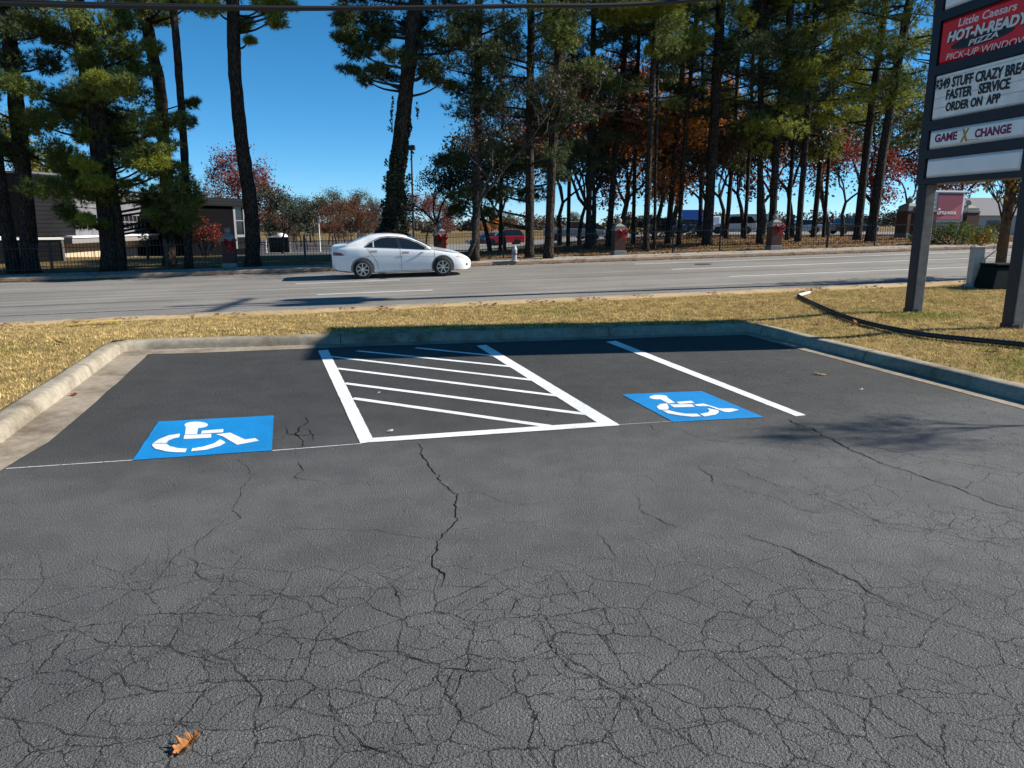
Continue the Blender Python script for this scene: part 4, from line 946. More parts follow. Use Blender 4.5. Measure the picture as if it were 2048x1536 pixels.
def leaf_quads(P, size, m=None, flat=0.):
    P = np.asarray(P); k = len(P); n = norm(RNG.normal(0, 1, (k, 3))+np.array([0, 0, flat])); a = norm(np.cross(n, RNG.normal(0, 1, (k, 3)))); c = np.cross(n, a); s_ = size*RNG.uniform(.55, 1.3, (k, 1))
    return np.stack([P-a*s_, P+c*s_*.55, P+a*s_, P-c*s_*.55], 1)
def branchy(seed, H, spread, levels=5, trunk_r=.12, fork=.3, up=.35, kids=3, leaves=0, lsize=.06, ljit=.25, sides=5, shrink=.72):
    rr = random.Random(seed); b = MB(); tips = []
    def grow(p, d, L_, r, lev):
        n = 3; pts = [p]; dd = d.copy()
        for i in range(n):
            dd = (dd+Vector((rr.gauss(0, .16), rr.gauss(0, .16), rr.gauss(0, .1)+.03))).normalized(); pts.append(pts[-1]+dd*L_/n)
        b.tube(pts, list(np.linspace(r, r*.6, n+1)), max(3, sides-(levels-lev) if lev < levels else sides+3), cap=False)
        if lev <= 2: tips.extend(pts[1:])
        if lev == 0: return
        for i in range(kids):
            ax = dd.orthogonal().normalized(); ax.rotate(Matrix.Rotation(rr.uniform(0, 2*math.pi), 3, dd)); nd = (dd*rr.uniform(.5, 1.)+ax*spread*rr.uniform(.6, 1.2)+Vector((0, 0, up*rr.uniform(0, 1)))).normalized()
            grow(pts[-1] if i < 2 else pts[rr.choice((2, 3))], nd, L_*shrink*rr.uniform(.75, 1.2), r*.58, lev-1)
    grow(Vector((0, 0, 0)), Vector((rr.gauss(0, .04), rr.gauss(0, .04), 1)).normalized(), H*fork, trunk_r, levels)
    top = max(t.z for t in tips); k = H/top; b.v = [(x*(.5+.5*k), y*(.5+.5*k), z*k) for x, y, z in b.v]; tips = [Vector((t.x*(.5+.5*k), t.y*(.5+.5*k), t.z*k)) for t in tips]
    lm = None
    if leaves:
        T_ = np.array([t[:] for t in tips]); idx = RNG.integers(0, len(T_), leaves); Pp = T_[idx]+RNG.normal(0, ljit, (leaves, 3)); lm = tri_mesh('foliage', leaf_quads(Pp, lsize), 4)
    return b.mesh('trunk'), lm
def broadleaf(name, base, meshes, leafm, lab, sc_=1., rot=0., cat='tree', group=None, bark=None, crownname='foliage'):
    o = empty(name, base, (0, 0, rot), label=lab, cat=cat, group=group); o.scale = (sc_, sc_, sc_)
    x = link('trunk', meshes[0], bark or M_BARK2, o)
    if meshes[1] is not None:
        y = bpy.data.objects.new(crownname, meshes[1]); COL.objects.link(y); y.parent = o
        if not len(meshes[1].materials): meshes[1].materials.append(leafm)
        y.material_slots[0].link = 'OBJECT'; y.material_slots[0].material = leafm
    return o
ORANGE = mat('orange_leaves', (.50, .19, .022), .7, island=.5, trans=.4, noise=(.6, .4)); RUST2 = mat('muted_rust_leaves', (.13, .05, .022), .8, island=.5, trans=.3, noise=(.6, .4)); RUST = mat('rust_leaves', (.34, .105, .025), .7, island=.5, trans=.35, noise=(.6, .4)); REDL = mat('red_leaves', (.19, .034, .018), .7, island=.55, trans=.35, noise=(.7, .4))
PINKL = mat('dusky_red_leaves', (.17, .050, .042), .7, island=.5, trans=.35, noise=(.7, .4)); YELG = mat('yellow_green_leaves', (.20, .19, .03), .7, island=.5, trans=.4, noise=(.7, .4)); DKGR = mat('dark_green_leaves', (.022, .034, .014), .6, island=.5, trans=.2, noise=(.8, .4)); OLIVE = mat('olive_leaves', (.075, .08, .03), .7, island=.5, trans=.3, noise=(.8, .4)); BROWNL = mat('brown_leaves', (.10, .058, .03), .8, island=.5, trans=.3, noise=(.8, .4)); GOLDL = mat('gold_leaves', (.36, .20, .03), .7, island=.5, trans=.4)
# ---- left group of pines
o, Q, bs = pine([(224, 541), (205, 330), (180, 170), (150, 0)], 62, 34, 'broad old pine with bushy low green boughs in front of the grey school', None, H=15); 
CL = [(200, 60, 60), (232, 110, 62), (120, 95, 50), (190, 175, 75), (95, 190, 60), (245, 175, 45), (150, 245, 70), (60, 240, 55), (245, 240, 55), (285, 150, 35), (130, 305, 62), (62, 320, 48), (265, 285, 62), (330, 255, 55), (205, 265, 45), (150, 215, 45), (362, 240, 24), (378, 205, 16), (195, 335, 52), (105, 372, 58), (300, 325, 50), (340, 340, 48), (262, 330, 40), (215, 378, 42), (160, 372, 30), (330, 398, 44), (362, 385, 40), (352, 438, 42), (385, 410, 30), (318, 425, 26), (120, 428, 30), (175, 445, 24), (38, 175, 48), (60, 60, 40), (290, 95, 30), (250, 50, 36), (30, 300, 36), (170, 120, 50), (320, 295, 34), (262, 372, 20)]
clump_crown(o, Q, bs, CL, 0, seed=3, dy=1.6)
clump_crown(o, Q, bs, [(222, 165, 36), (160, 265, 34), (255, 295, 38), (345, 380, 40), (355, 430, 34), (120, 365, 36), (208, 372, 34), (310, 330, 30), (180, 330, 26), (140, 215, 28), (310, 265, 30), (365, 400, 26), (175, 440, 18)], 2, seed=31, dy=1.9, twigs=2)
pine([(243, 541), (240, 470), (215, 300), (192, 160)], 30, 18, 'second stem leaning close behind the broad old pine', None, H=9.5)
o, Q, bs = pine([(62, 545), (45, 330), (28, 170), (12, 0)], 54, 26, 'tall dark pine at the far left in front of the grey enclosure', None, H=17)
clump_crown(o, Q, bs, [(60, 30, 44), (10, 60, 40), (100, 60, 36), (-30, 110, 50), (20, 120, 36), (-20, 210, 50), (85, 130, 36), (10, 290, 34), (-40, 300, 40), (40, -20, 50), (-10, -40, 60), (80, -60, 60)], 1, seed=4)
pine([(30, 546), (8, 420), (-10, 300), (-38, 60)], 44, 28, 'dark pine trunk cut by the left picture edge, leaning left', 1, 7.5, .9, H=17)
o, Q, bs = pine([(340, 538), (322, 200), (305, 110), (288, 20)], 40, 26, 'dark straight pine trunk right of the broad bushy pine', None, H=17, Y0=29.3)
clump_crown(o, Q, bs, [(300, 15, 44), (260, 5, 40), (340, -10, 46), (320, 40, 26), (250, -40, 60), (310, -70, 80), (230, 25, 24), (385, 8, 26)], 0, seed=5)
o, Q, bs = pine([(378, 537), (370, 330), (358, 150), (345, 0)], 26, 15, 'slender leaning pine trunk between two thicker pines on the left', 2, 10.2, .6, H=17)
o, Q, bs = pine([(505, 533), (503, 430), (484, 290), (470, 150), (466, 20)], 48, 24, 'tall bare pine with a curved trunk standing alone against blue sky', None, H=17)
clump_crown(o, Q, bs, [(520, 20, 36), (545, 40, 24), (490, 55, 18), (560, 12, 26), (430, 15, 24), (455, -20, 50), (520, -40, 60), (585, 10, 14), (400, -5, 26), (500, 80, 10)], 2, seed=6, dy=.9)
# ---- the ivy-clad pine in the middle
o, Q, bs = pine([(785, 529), (787, 420), (800, 290), (814, 160), (826, 60), (832, 0)], 56, 28, 'leaning pine with an ivy-wrapped trunk behind the white sedan', None, H=16)
clump_crown(o, Q, bs, [(700, 25, 34), (735, 45, 44), (690, 70, 26), (760, 85, 44), (715, 105, 34), (700, 140, 18), (745, 140, 28), (775, 150, 22), (730, 160, 14), (790, 40, 50), (800, 110, 30), (850, 60, 44), (880, 100, 36), (905, 60, 40), (930, 30, 40), (850, 150, 28), (885, 165, 24), (690, -20, 44), (750, -30, 60), (830, -40, 70), (900, -30, 60), (680, 45, 16), (940, 90, 30), (830, 115, 30), (865, 130, 24), (712, 75, 24)], 1, seed=7, dy=1.4)
iv = []
for i in range(15000):
    z = bs.z+random.random()**1.25*6.2; k = (z-bs.z)/6.2; c = on_path(Q, z); a = random.uniform(0, 2*math.pi); r = (.30*(1-k)+.20)*(1+.45*mnoise.noise((math.cos(a)*1.4, math.sin(a)*1.4, z*1.7)))+(.45*max(0, 1-(z-bs.z)/1.9)**1.3); r *= random.uniform(.66, 1.04); iv.append(((c.x-bs.x)+r*math.cos(a), (c.y-bs.y)+r*math.sin(a), z-bs.z))
for i in range(60):
    z = bs.z+random.uniform(1, 6); c = on_path(Q, z); a = random.uniform(0, 6.28); L_ = random.uniform(.15, .45)
    for j in range(14): iv.append((c.x-bs.x+math.cos(a)*(.42+.1*random.random()), c.y-bs.y+math.sin(a)*(.42+.1*random.random()), z-bs.z-L_*j/14))
link('ivy', tri_mesh('ivy', leaf_quads(iv, .058), 4), DKGR, o)
# ---- the woods behind the fence: trunks read off the photograph
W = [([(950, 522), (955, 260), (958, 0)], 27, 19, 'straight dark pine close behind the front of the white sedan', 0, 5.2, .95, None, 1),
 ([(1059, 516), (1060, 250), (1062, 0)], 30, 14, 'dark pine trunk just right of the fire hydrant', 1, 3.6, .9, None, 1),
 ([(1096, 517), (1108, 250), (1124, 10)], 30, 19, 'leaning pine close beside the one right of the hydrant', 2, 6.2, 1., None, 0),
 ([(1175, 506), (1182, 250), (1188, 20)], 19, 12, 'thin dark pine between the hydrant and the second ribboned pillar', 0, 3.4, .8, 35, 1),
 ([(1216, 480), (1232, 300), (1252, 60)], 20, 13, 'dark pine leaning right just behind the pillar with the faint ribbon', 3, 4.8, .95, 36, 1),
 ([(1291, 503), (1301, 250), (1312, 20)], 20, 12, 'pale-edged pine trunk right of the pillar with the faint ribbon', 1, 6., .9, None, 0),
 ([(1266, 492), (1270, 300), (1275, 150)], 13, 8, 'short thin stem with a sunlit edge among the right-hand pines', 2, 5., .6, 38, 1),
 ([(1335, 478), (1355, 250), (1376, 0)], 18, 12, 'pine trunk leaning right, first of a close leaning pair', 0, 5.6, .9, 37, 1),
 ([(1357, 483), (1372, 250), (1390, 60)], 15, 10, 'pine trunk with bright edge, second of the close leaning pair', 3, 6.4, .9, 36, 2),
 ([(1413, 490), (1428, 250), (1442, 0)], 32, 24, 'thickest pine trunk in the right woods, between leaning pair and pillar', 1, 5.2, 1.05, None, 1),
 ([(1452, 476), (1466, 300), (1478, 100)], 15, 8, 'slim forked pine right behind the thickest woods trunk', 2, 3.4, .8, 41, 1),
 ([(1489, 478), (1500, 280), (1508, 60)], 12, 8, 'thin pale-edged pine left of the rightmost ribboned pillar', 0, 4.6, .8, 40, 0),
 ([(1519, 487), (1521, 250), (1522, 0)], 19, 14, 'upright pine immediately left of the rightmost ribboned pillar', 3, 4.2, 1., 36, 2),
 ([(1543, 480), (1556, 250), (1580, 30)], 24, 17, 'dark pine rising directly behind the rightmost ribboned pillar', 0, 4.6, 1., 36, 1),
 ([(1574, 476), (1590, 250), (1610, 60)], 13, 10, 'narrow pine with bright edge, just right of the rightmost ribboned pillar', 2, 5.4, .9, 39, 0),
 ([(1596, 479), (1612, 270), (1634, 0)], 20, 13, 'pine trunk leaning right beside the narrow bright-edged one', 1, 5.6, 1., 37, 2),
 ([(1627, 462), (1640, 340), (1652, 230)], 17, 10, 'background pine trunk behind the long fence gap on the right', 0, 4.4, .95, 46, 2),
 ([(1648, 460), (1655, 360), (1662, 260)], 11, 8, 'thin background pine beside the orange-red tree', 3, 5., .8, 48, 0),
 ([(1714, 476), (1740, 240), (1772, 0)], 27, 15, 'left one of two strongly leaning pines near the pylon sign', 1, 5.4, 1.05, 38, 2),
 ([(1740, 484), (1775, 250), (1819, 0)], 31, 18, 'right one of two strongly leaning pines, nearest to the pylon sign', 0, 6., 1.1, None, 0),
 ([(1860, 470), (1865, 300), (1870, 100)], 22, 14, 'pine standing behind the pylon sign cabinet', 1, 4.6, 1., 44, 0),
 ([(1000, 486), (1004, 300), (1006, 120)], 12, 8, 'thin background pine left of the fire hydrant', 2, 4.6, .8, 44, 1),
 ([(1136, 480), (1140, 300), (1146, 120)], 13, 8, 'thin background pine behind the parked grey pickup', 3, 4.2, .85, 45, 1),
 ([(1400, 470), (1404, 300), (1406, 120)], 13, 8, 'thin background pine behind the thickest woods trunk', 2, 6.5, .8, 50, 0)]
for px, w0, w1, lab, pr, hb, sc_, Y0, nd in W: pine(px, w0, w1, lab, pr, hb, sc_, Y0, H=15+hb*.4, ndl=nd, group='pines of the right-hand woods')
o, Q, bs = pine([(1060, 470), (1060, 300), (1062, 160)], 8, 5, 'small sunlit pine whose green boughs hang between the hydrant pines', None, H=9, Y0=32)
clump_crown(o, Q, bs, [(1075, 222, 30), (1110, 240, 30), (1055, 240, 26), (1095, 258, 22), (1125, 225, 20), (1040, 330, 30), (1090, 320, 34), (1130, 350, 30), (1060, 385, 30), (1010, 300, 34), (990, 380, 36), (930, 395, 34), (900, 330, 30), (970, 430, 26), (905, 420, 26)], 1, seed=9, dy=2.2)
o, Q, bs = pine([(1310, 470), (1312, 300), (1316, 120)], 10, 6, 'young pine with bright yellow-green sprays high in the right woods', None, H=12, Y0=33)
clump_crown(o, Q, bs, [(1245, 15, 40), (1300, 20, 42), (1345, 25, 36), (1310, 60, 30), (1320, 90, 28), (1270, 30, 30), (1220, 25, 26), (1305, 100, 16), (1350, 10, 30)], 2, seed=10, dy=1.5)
# thin leafless-looking tree beside the ivy pine
bb = branchy(5, 9.2, .62, 6, .13, .36, .3, 3, 900, .07, .12)
broadleaf('bare_tree', gt(932, 523), bb, BROWNL, 'slim twiggy tree with few leaves right of the ivy-clad pine', .92, 1.2)
# deciduous trees behind and among the pines
dt = [branchy(61, 9, .75, 6, .16, .28, .25, 3, 5200, .115, .32), branchy(62, 8, .8, 6, .15, .28, .2, 3, 4600, .11, .34), branchy(63, 7, .7, 5, .12, .25, .3, 3, 2600, .11, .3)]
def btree(u, Y, sc_, k, m, lab, name='autumn_tree', rot=0., group=None):
    x = colx(u, Y, 3.); return broadleaf(name, Vector((x, Y, T(x, Y)-.05)), dt[k], m, lab, sc_, rot, group=group)
for u, Y, sc_, k, m, lab in ((1180, 47, 1.15, 0, RUST, 'rust brown tree behind the thin pine near the second pillar'), (1245, 52, 1.3, 0, RUST, 'tall rust tree deep in the woods above the second pillar'), (1310, 44, .95, 1, ORANGE, 'orange tree glowing between the pines above the fence middle'), (1345, 56, 1.4, 1, ORANGE, 'golden orange tree behind the close leaning pine pair'),
        (1450, 52, 1.0, 1, ORANGE, 'orange tree just right of the thickest woods trunk'), (1120, 52, 1.1, 1, PINKL, 'dull red tree low behind the hydrant pines'), (1560, 60, 1.2, 1, PINKL, 'dusky red tree behind the rightmost ribboned pillar'), (1690, 50, .85, 1, REDL, 'red orange tree left of the two strongly leaning pines'), (1800, 54, .8, 1, REDL, 'deep red tree behind the brick gate pillars'),
        (1905, 60, 1.05, 1, PINKL, 'reddish tree behind the university banner'), (1490, 46, 1.0, 2, DKGR, 'dark leafy tree low between thick trunk and right pillar'), (1240, 42, .95, 2, DKGR, 'dark leafy understory tree behind the second pillar'), (885, 44, .72, 1, BROWNL, 'dark brown leafy tree behind the ribboned pillar beside the sedan'), (1160, 42, .85, 2, DKGR, 'dark shrubby tree behind the fence near the grey pickup'),
        (1590, 46, 1.05, 2, DKGR, 'dark leafy tree right of the rightmost ribboned pillar'), (1010, 48, .9, 2, DKGR, 'dark understory tree left of the hydrant pines'), (1400, 60, 1.1, 1, DKGR, 'dark tree crown high behind the thickest woods trunk'), (1660, 64, 1.35, 0, OLIVE, 'olive green tree filling the gap above the right fence'), (1750, 58, 1.35, 0, OLIVE, 'olive tree behind the strongly leaning pines'), (1530, 66, 1.45, 0, OLIVE, 'tall olive tree deep behind the rightmost pillar'),
        (1190, 38, .95, 0, RUST, 'rust oak close behind the fence near the hydrant pines'), (980, 40, .85, 1, DKGR, 'dark tree behind the sedan nose pine'), (1420, 38, .75, 2, BROWNL, 'brown-leaved low tree behind the thickest woods trunk'),
        (500, 62, .92, 0, PINKL, 'dusky red tree with open crown behind the curved pine'), (440, 66, .66, 1, REDL, 'low red tree peeking over the dark school wing'), (35, 46, .92, 0, YELG, 'yellow green tree behind the far left pines'), (5, 52, .72, 1, PINKL, 'pink-red tree at the left edge above the school'), (110, 50, .85, 1, YELG, 'yellowish tree behind the broad old pine'), (560, 56, .62, 1, DKGR, 'dark evergreen right of the curved pine')):
    btree(u, Y, sc_, k, m, lab, rot=u*.01)
bt = branchy(77, 7, .55, 6, .1, .3, .5, 3); broadleaf('bare_tree', Vector((colx(392, 60, 3), 60, -.5)), bt, None, 'leafless grey tree against the sky between slender and curved pine', 1.0)
bt2 = branchy(78, 6.5, .5, 6, .1, .3, .6, 3); broadleaf('bare_tree', Vector((colx(757, 78, 2), 78, -1)), bt2, None, 'leafless pale tree on the horizon left of the ivy-clad pine', 1.0)
# trees on the horizon left of centre
k = 0
for u, Y, sc_, q, m, lab in ((545, 92, .75, 0, OLIVE, 'olive horizon tree just right of the dark evergreen'), (575, 110, .9, 1, DKGR, 'dark horizon tree left of the flagpole'), (600, 100, .62, 1, RUST2, 'rust bush-like tree left of the flagpole'), (628, 95, .58, 2, REDL, 'bright red small tree behind the flagpole'), (655, 118, .95, 0, OLIVE, 'green rounded horizon tree right of the flagpole'), (672, 98, .78, 1, RUST2, 'brown-orange tree right of the flagpole'),
        (700, 104, .75, 0, RUST2, 'orange-brown tree above the trunk of the white sedan'), (728, 112, .78, 1, BROWNL, 'brown thin-leaved tree above the sedan roof'), (755, 108, .72, 0, RUST2, 'rust tree left of the ivy trunk on the horizon'), (620, 130, 1.0, 1, OLIVE, 'distant green tree behind the red flagpole tree'), (715, 140, 1.05, 0, OLIVE, 'distant olive tree above the sedan'), (850, 90, .8, 1, PINKL, 'dull red tree right of the ivy trunk'),
        (880, 120, .9, 0, BROWNL, 'brown tree in the gap right of the lamp post'), (530, 72, .5, 0, RUST2, 'low rust tree behind the dark kiosk'), (590, 76, .42, 2, DKGR, 'dark shrubby tree between kiosk and flagpole'), (612, 70, .36, 1, BROWNL, 'low brown bush-like tree just left of the flagpole'), (665, 74, .42, 2, RUST2, 'low rust shrub-tree right of the flagpole'), (690, 80, .48, 1, BROWNL, 'brown shrub-tree above the sedan boot'), (722, 78, .46, 0, RUST2, 'rust shrub-tree above the sedan rear window'), (745, 84, .5, 2, DKGR, 'dark shrub-tree left of the ivy trunk'), (575, 66, .5, 1, DKGR, 'dark broad shrub-tree behind the kiosk roof'), (980, 120, .55, 1, ORANGE, 'small orange tree behind the parked red car'), (1010, 125, .55, 0, BROWNL, 'small brown tree behind the red car'), (1150, 130, .6, 2, OLIVE, 'small olive tree behind the grey pickup')):
    btree(u, Y, sc_, q, m, lab, rot=u*.013+q)
# far-off woods as one mass
fw = []; FB = MB()
for i in range(210):
    u = random.uniform(-300, 2300); Y = random.uniform(210, 300); x = (u-1024)/FPX*Y; z = T(x, Y); r = random.uniform(3, 7); hh = random.uniform(3.0, 7)
    n = 520; q = norm(RNG.normal(0, 1, (n, 3)))*RNG.uniform(.55, 1.05, (n, 1))*np.array([r, r, hh*.6]); q[:, 2] = np.abs(q[:, 2]); fw.append(q+np.array([x, Y, z+hh*.25]))
tag(link('far_woods', tri_mesh('far_woods', leaf_quads(np.concatenate(fw), .42), 4), mat('far_leaves', (.075, .055, .034), .9, island=.6, noise=(.05, .7))), kind='stuff')
# shrubs
def lump_shrub(name, base, lumps, m, lab, leafsize=.05, per=900, cat='shrub', stems=6, kind='leaf', nd=1):
    o = empty(name, base, label=lab, cat=cat); P = []; b = MB()
    for x, y, z, r in lumps:
        u = norm(RNG.normal(0, 1, (int(per*r*r), 3)))*RNG.uniform(.4, 1.05, (int(per*r*r), 1)); q = u*r; q[:, 2] *= .8; q += np.array([x, y, z]); P.append(q[q[:, 2] > .02])
        for j in range(3): b.tube([(x*.25, y*.25, 0), (x*.7+random.uniform(-.1, .1), y*.7, z*.6), (x+random.uniform(-.5, .5)*r, y+random.uniform(-.5, .5)*r, z+r*.6*random.random())], [.022, .014, .005], 4, cap=False)
    b.build('stems', M_BARK2, o); P = np.concatenate(P)
    if kind == 'leaf': link('foliage', tri_mesh('foliage', leaf_quads(P, leafsize), 4), m, o)
    else:
        C = P[::6]; link('foliage', tri_mesh('foliage', needle_tris(C, norm(C-C.mean(0)+np.array([0, 0, .5])), 12, .16, .010, .6)), m, o)
    return o
p = gt(412, 528); p = Vector((colx(412, 36, .5), 36, T(colx(412, 36, .5), 36)))
lump_shrub('red_maple', p, [(0, 0, 1.1, .62), (-.5, 0, .9, .5), (.5, .1, .95, .55), (-.05, 0, 1.75, .32), (-.15, 0, 2.05, .18), (.55, 0, 1.4, .26), (-.6, 0, 1.35, .2)], REDL, 'small bright red maple in front of the dark school wing', .05, 1500, 'tree')
p = Vector((colx(295, 33, .5), 33, T(colx(295, 33, .5), 33))); lump_shrub('sapling', p, [(0, 0, 1.05, .3), (-.12, 0, .8, .28), (.15, 0, .85, .26)], DKGR, 'small dark sapling against the tan brick wall', .045, 900, 'tree')
p = gt(1905, 488); lump_shrub('juniper_hedge', p, [(-.9, 0, .32, .55), (-.3, .3, .5, .6), (.4, .2, .52, .62), (1.1, .1, .42, .6), (1.8, .3, .36, .55), (-1.4, .2, .22, .4), (.2, -.4, .25, .5), (1.2, -.4, .2, .5)], NEEDLE[0], 'spreading dark green juniper hedge below the university banner', .05, 2600, 'hedge', kind='needle')
p = gt(1560, 500); p = Vector((colx(1300, 46, .8), 46, T(colx(1300, 46, .8), 46))); lump_shrub('dark_bush', p, [(-1.6, 0, .6, .9), (-.2, 0, .8, 1.), (1.2, 0, .7, .9), (2.6, 0, .55, .8)], DKGR, 'low dark bush behind the fence middle', .07, 700)
# twiggy yellow-leaved shrub at the verge behind the sign
sh = branchy(91, 3.5, .62, 5, .03, .12, .5, 4, 620, .06, .08); p = gt(2004, 556)
for i, (dx, dy, sc_, lab) in enumerate(((-.1, -.05, 1.15, 'thin yellow-leaved shrub sprouting behind the green utility box'), (.65, .25, 1.05, 'twiggy shrub with brown leaves at the right picture edge'))):
    broadleaf('verge_shrub', p+Vector((dx, dy, 0)), sh, (GOLDL, mat('tan_leaves', (.25, .12, .04), .8, island=.5, trans=.3))[i], lab, sc_, i*2.1, 'shrub')
sh2 = branchy(93, 1.3, .7, 4, .018, .2, .4, 3, 200, .05, .06); broadleaf('verge_shrub', gt(1968, 556)+Vector((0, .1, 0)), sh2, GOLDL, 'low yellow-brown sprig leaning over the grey pedestal', 1.15, 1., 'shrub')
# bare tree just outside the right edge, whose twig shadow falls on the asphalt
x = 10.3; y = 7.2; tw = branchy(96, 2.3, .8, 6, .045, .3, .3, 4)[0]; b = MB()
b.add([(v.co.x*.62, v.co.y*.5, v.co.z*.9+3.1) for v in tw.vertices], [tuple(p.vertices) for p in tw.polygons])
for k in range(4): b.tube([(.05*math.cos(k*1.6), .05*math.sin(k*1.6), -.05), (.16*math.cos(k*1.6), .16*math.sin(k*1.6), 1.5), (.05*math.cos(k*1.6+1), .05*math.sin(k*1.6+1), 3.1)], [.04, .032, .024], 6)
bt3 = (b.mesh('trunk'), None)
broadleaf('bare_tree', Vector((x, y, T(x, y))), bt3, None, 'bare twiggy tree beside the lot, right of the picture edge', 1., .6)

# ================================================================== FENCE, PILLARS, HYDRANT
iron = mat('black_iron', (.012, .012, .013), .5); stone = make_concrete('pillar_stone', (.24, .235, .22), .3, 2.); 
N_FENCE = 29.85
def pill_s(u, n):                       # s coordinate where the pixel column u meets the line n
    lo, hi = -40., 60.
    for _ in range(50):
        m_ = (lo+hi)/2; x, y = xy(m_, n); dep = y*math.cos(PITCH)-(T(x, y)+.5-CAMH)*math.sin(PITCH); lo, hi = (m_, hi) if 1024+FPX*x/dep < u else (lo, m_)
    return lo
PS = [pill_s(u, N_FENCE-.12) for u in (459, 880, 1237, 1548)]
def pillar(s, lab, hgt=1.48, wd=.46, n=N_FENCE-.12, Y=None, base=None, grp='ball-topped brick fence pillars', yaw=TH):
    if base is None: x, y = xy(s, n); base = Vector((x, y, T(x, y)-.02))
    o = empty('brick_pillar', base, (0, 0, yaw), label=lab, cat='pillar', group=grp); h = wd/2; k = hgt/1.48
    MB().box((-h-.03, -h-.03, 0), (h+.03, h+.03, .19*k)).build('plinth', stone, o, bevel=.02)
    MB().box((-h, -h, .19*k), (h, h, .98*k)).build('shaft', M_BRICK, o)
    b = MB(); b.box((-h-.03, -h-.03, .98*k), (h+.03, h+.03, 1.06*k)); b.build('cap', stone, o, bevel=.012)
    b = MB(); b.lathe([(0, 0), (.30, 0), (.30, .10), (.20, .16), (.13, .2), (.10, .215), (0, .22)], 4, Matrix.Translation((0, 0, 1.06*k)) @ Matrix.Diagonal((wd/.46, wd/.46, k, 1)) @ Matrix.Rotation(R(45), 4, 'Z')); b.build('cap_top', stone, o)
    MB().lathe([(.115*k*math.sin(a), .115*k*(1-math.cos(a))) for a in [math.pi*i/12 for i in range(13)]], 20, Matrix.Translation((0, 0, 1.265*k))).build('ball_finial', stone, o, smooth=True)
    return o
labs = ['brick pillar with stone ball top beside the curved pine', 'brick pillar with stone ball top just above the sedan hood', 'brick pillar with stone ball top in the shaded middle of the fence', 'brick pillar with stone ball top in the right-hand fence stretch']
pills = [pillar(s, l) for s, l in zip(PS, labs)]
ribm = mat('red_ribbon', (.40, .014, .012), .45, noise=(12, .3))
def bow(p, lab, col=None):
    o = empty('ribbon_bow', p, (0, 0, TH), label=lab, cat='bow', group='red ribbon bows on the fence pillars')
    for sg in (-1, 1):
        b = MB(); n = 10
        for wv in (.0,):
            loop = [(sg*(.02+.17*math.sin(math.pi*i/n)*1.05), -.02-.05*math.sin(2*math.pi*i/n)*1., .02+.09*math.sin(2*math.pi*i/n)+.05*math.sin(math.pi*i/n)) for i in range(n+1)]
            V = []
            for x_, y_, z_ in loop: V += [(x_, y_-.05, z_-.035), (x_, y_+.05-.02, z_+.035)]
            b.add(V, [(2*i, 2*i+1, 2*i+3, 2*i+2) for i in range(n)])
        l_ = b.build('loop', ribm, o); md = l_.modifiers.new('solid', 'SOLIDIFY'); md.thickness = .012
    for x1, z1 in ((-.06, -.30), (.10, -.34), (.17, -.27)):
        b = MB(); V = []
        for i in range(7):
            k = i/6; cx = x1*k; cz = z1*k; V += [(cx-.022-.012*k, -.04-.03*math.sin(k*5), cz), (cx+.022+.012*k, -.04-.03*math.sin(k*5)-.02, cz+.01)]
        b.add(V, [(2*i, 2*i+1, 2*i+3, 2*i+2) for i in range(6)]); l_ = b.build('tail', ribm, o); md = l_.modifiers.new('solid', 'SOLIDIFY'); md.thickness = .01
    MB().lathe([(.045*math.sin(math.pi*i/8), -.045*math.cos(math.pi*i/8)) for i in range(9)], 10, Matrix.Translation((0, -.05, 0))).build('knot', ribm, o, smooth=True)
for pl, lab in zip(pills, ('bright red bow on the pillar beside the curved pine', 'red and pale bow on the pillar above the sedan hood', 'shaded dull red bow on the pillar in the fence middle', 'red bow on the pillar in the right-hand fence stretch')):
    M_ = Matrix.Translation(pl.location) @ Matrix.Rotation(TH, 4, 'Z'); bow(M_ @ Vector((.08, -.26, .90)), lab)
def fence(s0, s1, lab, n=N_FENCE, h=1.02):
    x0, y0 = xy(s0, n); o = empty('iron_fence', Vector((x0, y0, T(x0, y0))), label=lab, cat='fence', group='black iron picket fence along the pavement'); B0 = Vector(o.location)
    b = MB(); r_ = MB(); k = int((s1-s0)/.118)
    def P(s): x, y = xy(s, n); return Vector((x, y, T(x, y)))-B0
    for i in range(1, k):
        p = P(s0+(s1-s0)*i/k); b.tube([p+Vector((0, 0, .08)), p+Vector((0, 0, h)), p+Vector((0, 0, h+.045))], [.0085, .0085, .001], 4, cap=False)
    b.build('pickets', iron, o)
    m_ = int((s1-s0)/1.0)+1
    for z in (.14, h-.14):
        r_ = MB()
        for i in range(m_):
            p, q = P(s0+(s1-s0)*i/m_), P(s0+(s1-s0)*(i+1)/m_); r_.tube([p+Vector((0, 0, z)), q+Vector((0, 0, z))], .016, 4)
        r_.build('rail', iron, o)
    for i in range(1, max(2, int((s1-s0)/1.9))):
        p = P(s0+(s1-s0)*i/max(2, int((s1-s0)/1.9))); q = MB(); q.box((p.x-.028, p.y-.028, p.z-.05), (p.x+.028, p.y+.028, p.z+h+.04)); q.lathe([(.04, h+.04), (.04, h+.06), (.0, h+.1)], 6, Matrix.Translation(p)); q.build('post', iron, o)
fence(PS[0]-12, PS[0]-.3, 'black iron fence in front of the grey school, left of the first pillar'); fence(PS[0]+.3, PS[1]-.3, 'black iron fence from the first pillar to behind the sedan')
fence(PS[1]+.3, PS[2]-.3, 'black iron fence behind the fire hydrant'); fence(PS[2]+.3, PS[3]-.3, 'black iron fence crossing the sunlit leafy bank in the middle'); fence(PS[3]+.3, PS[3]+9.6, 'black iron fence right of the last ribboned pillar')
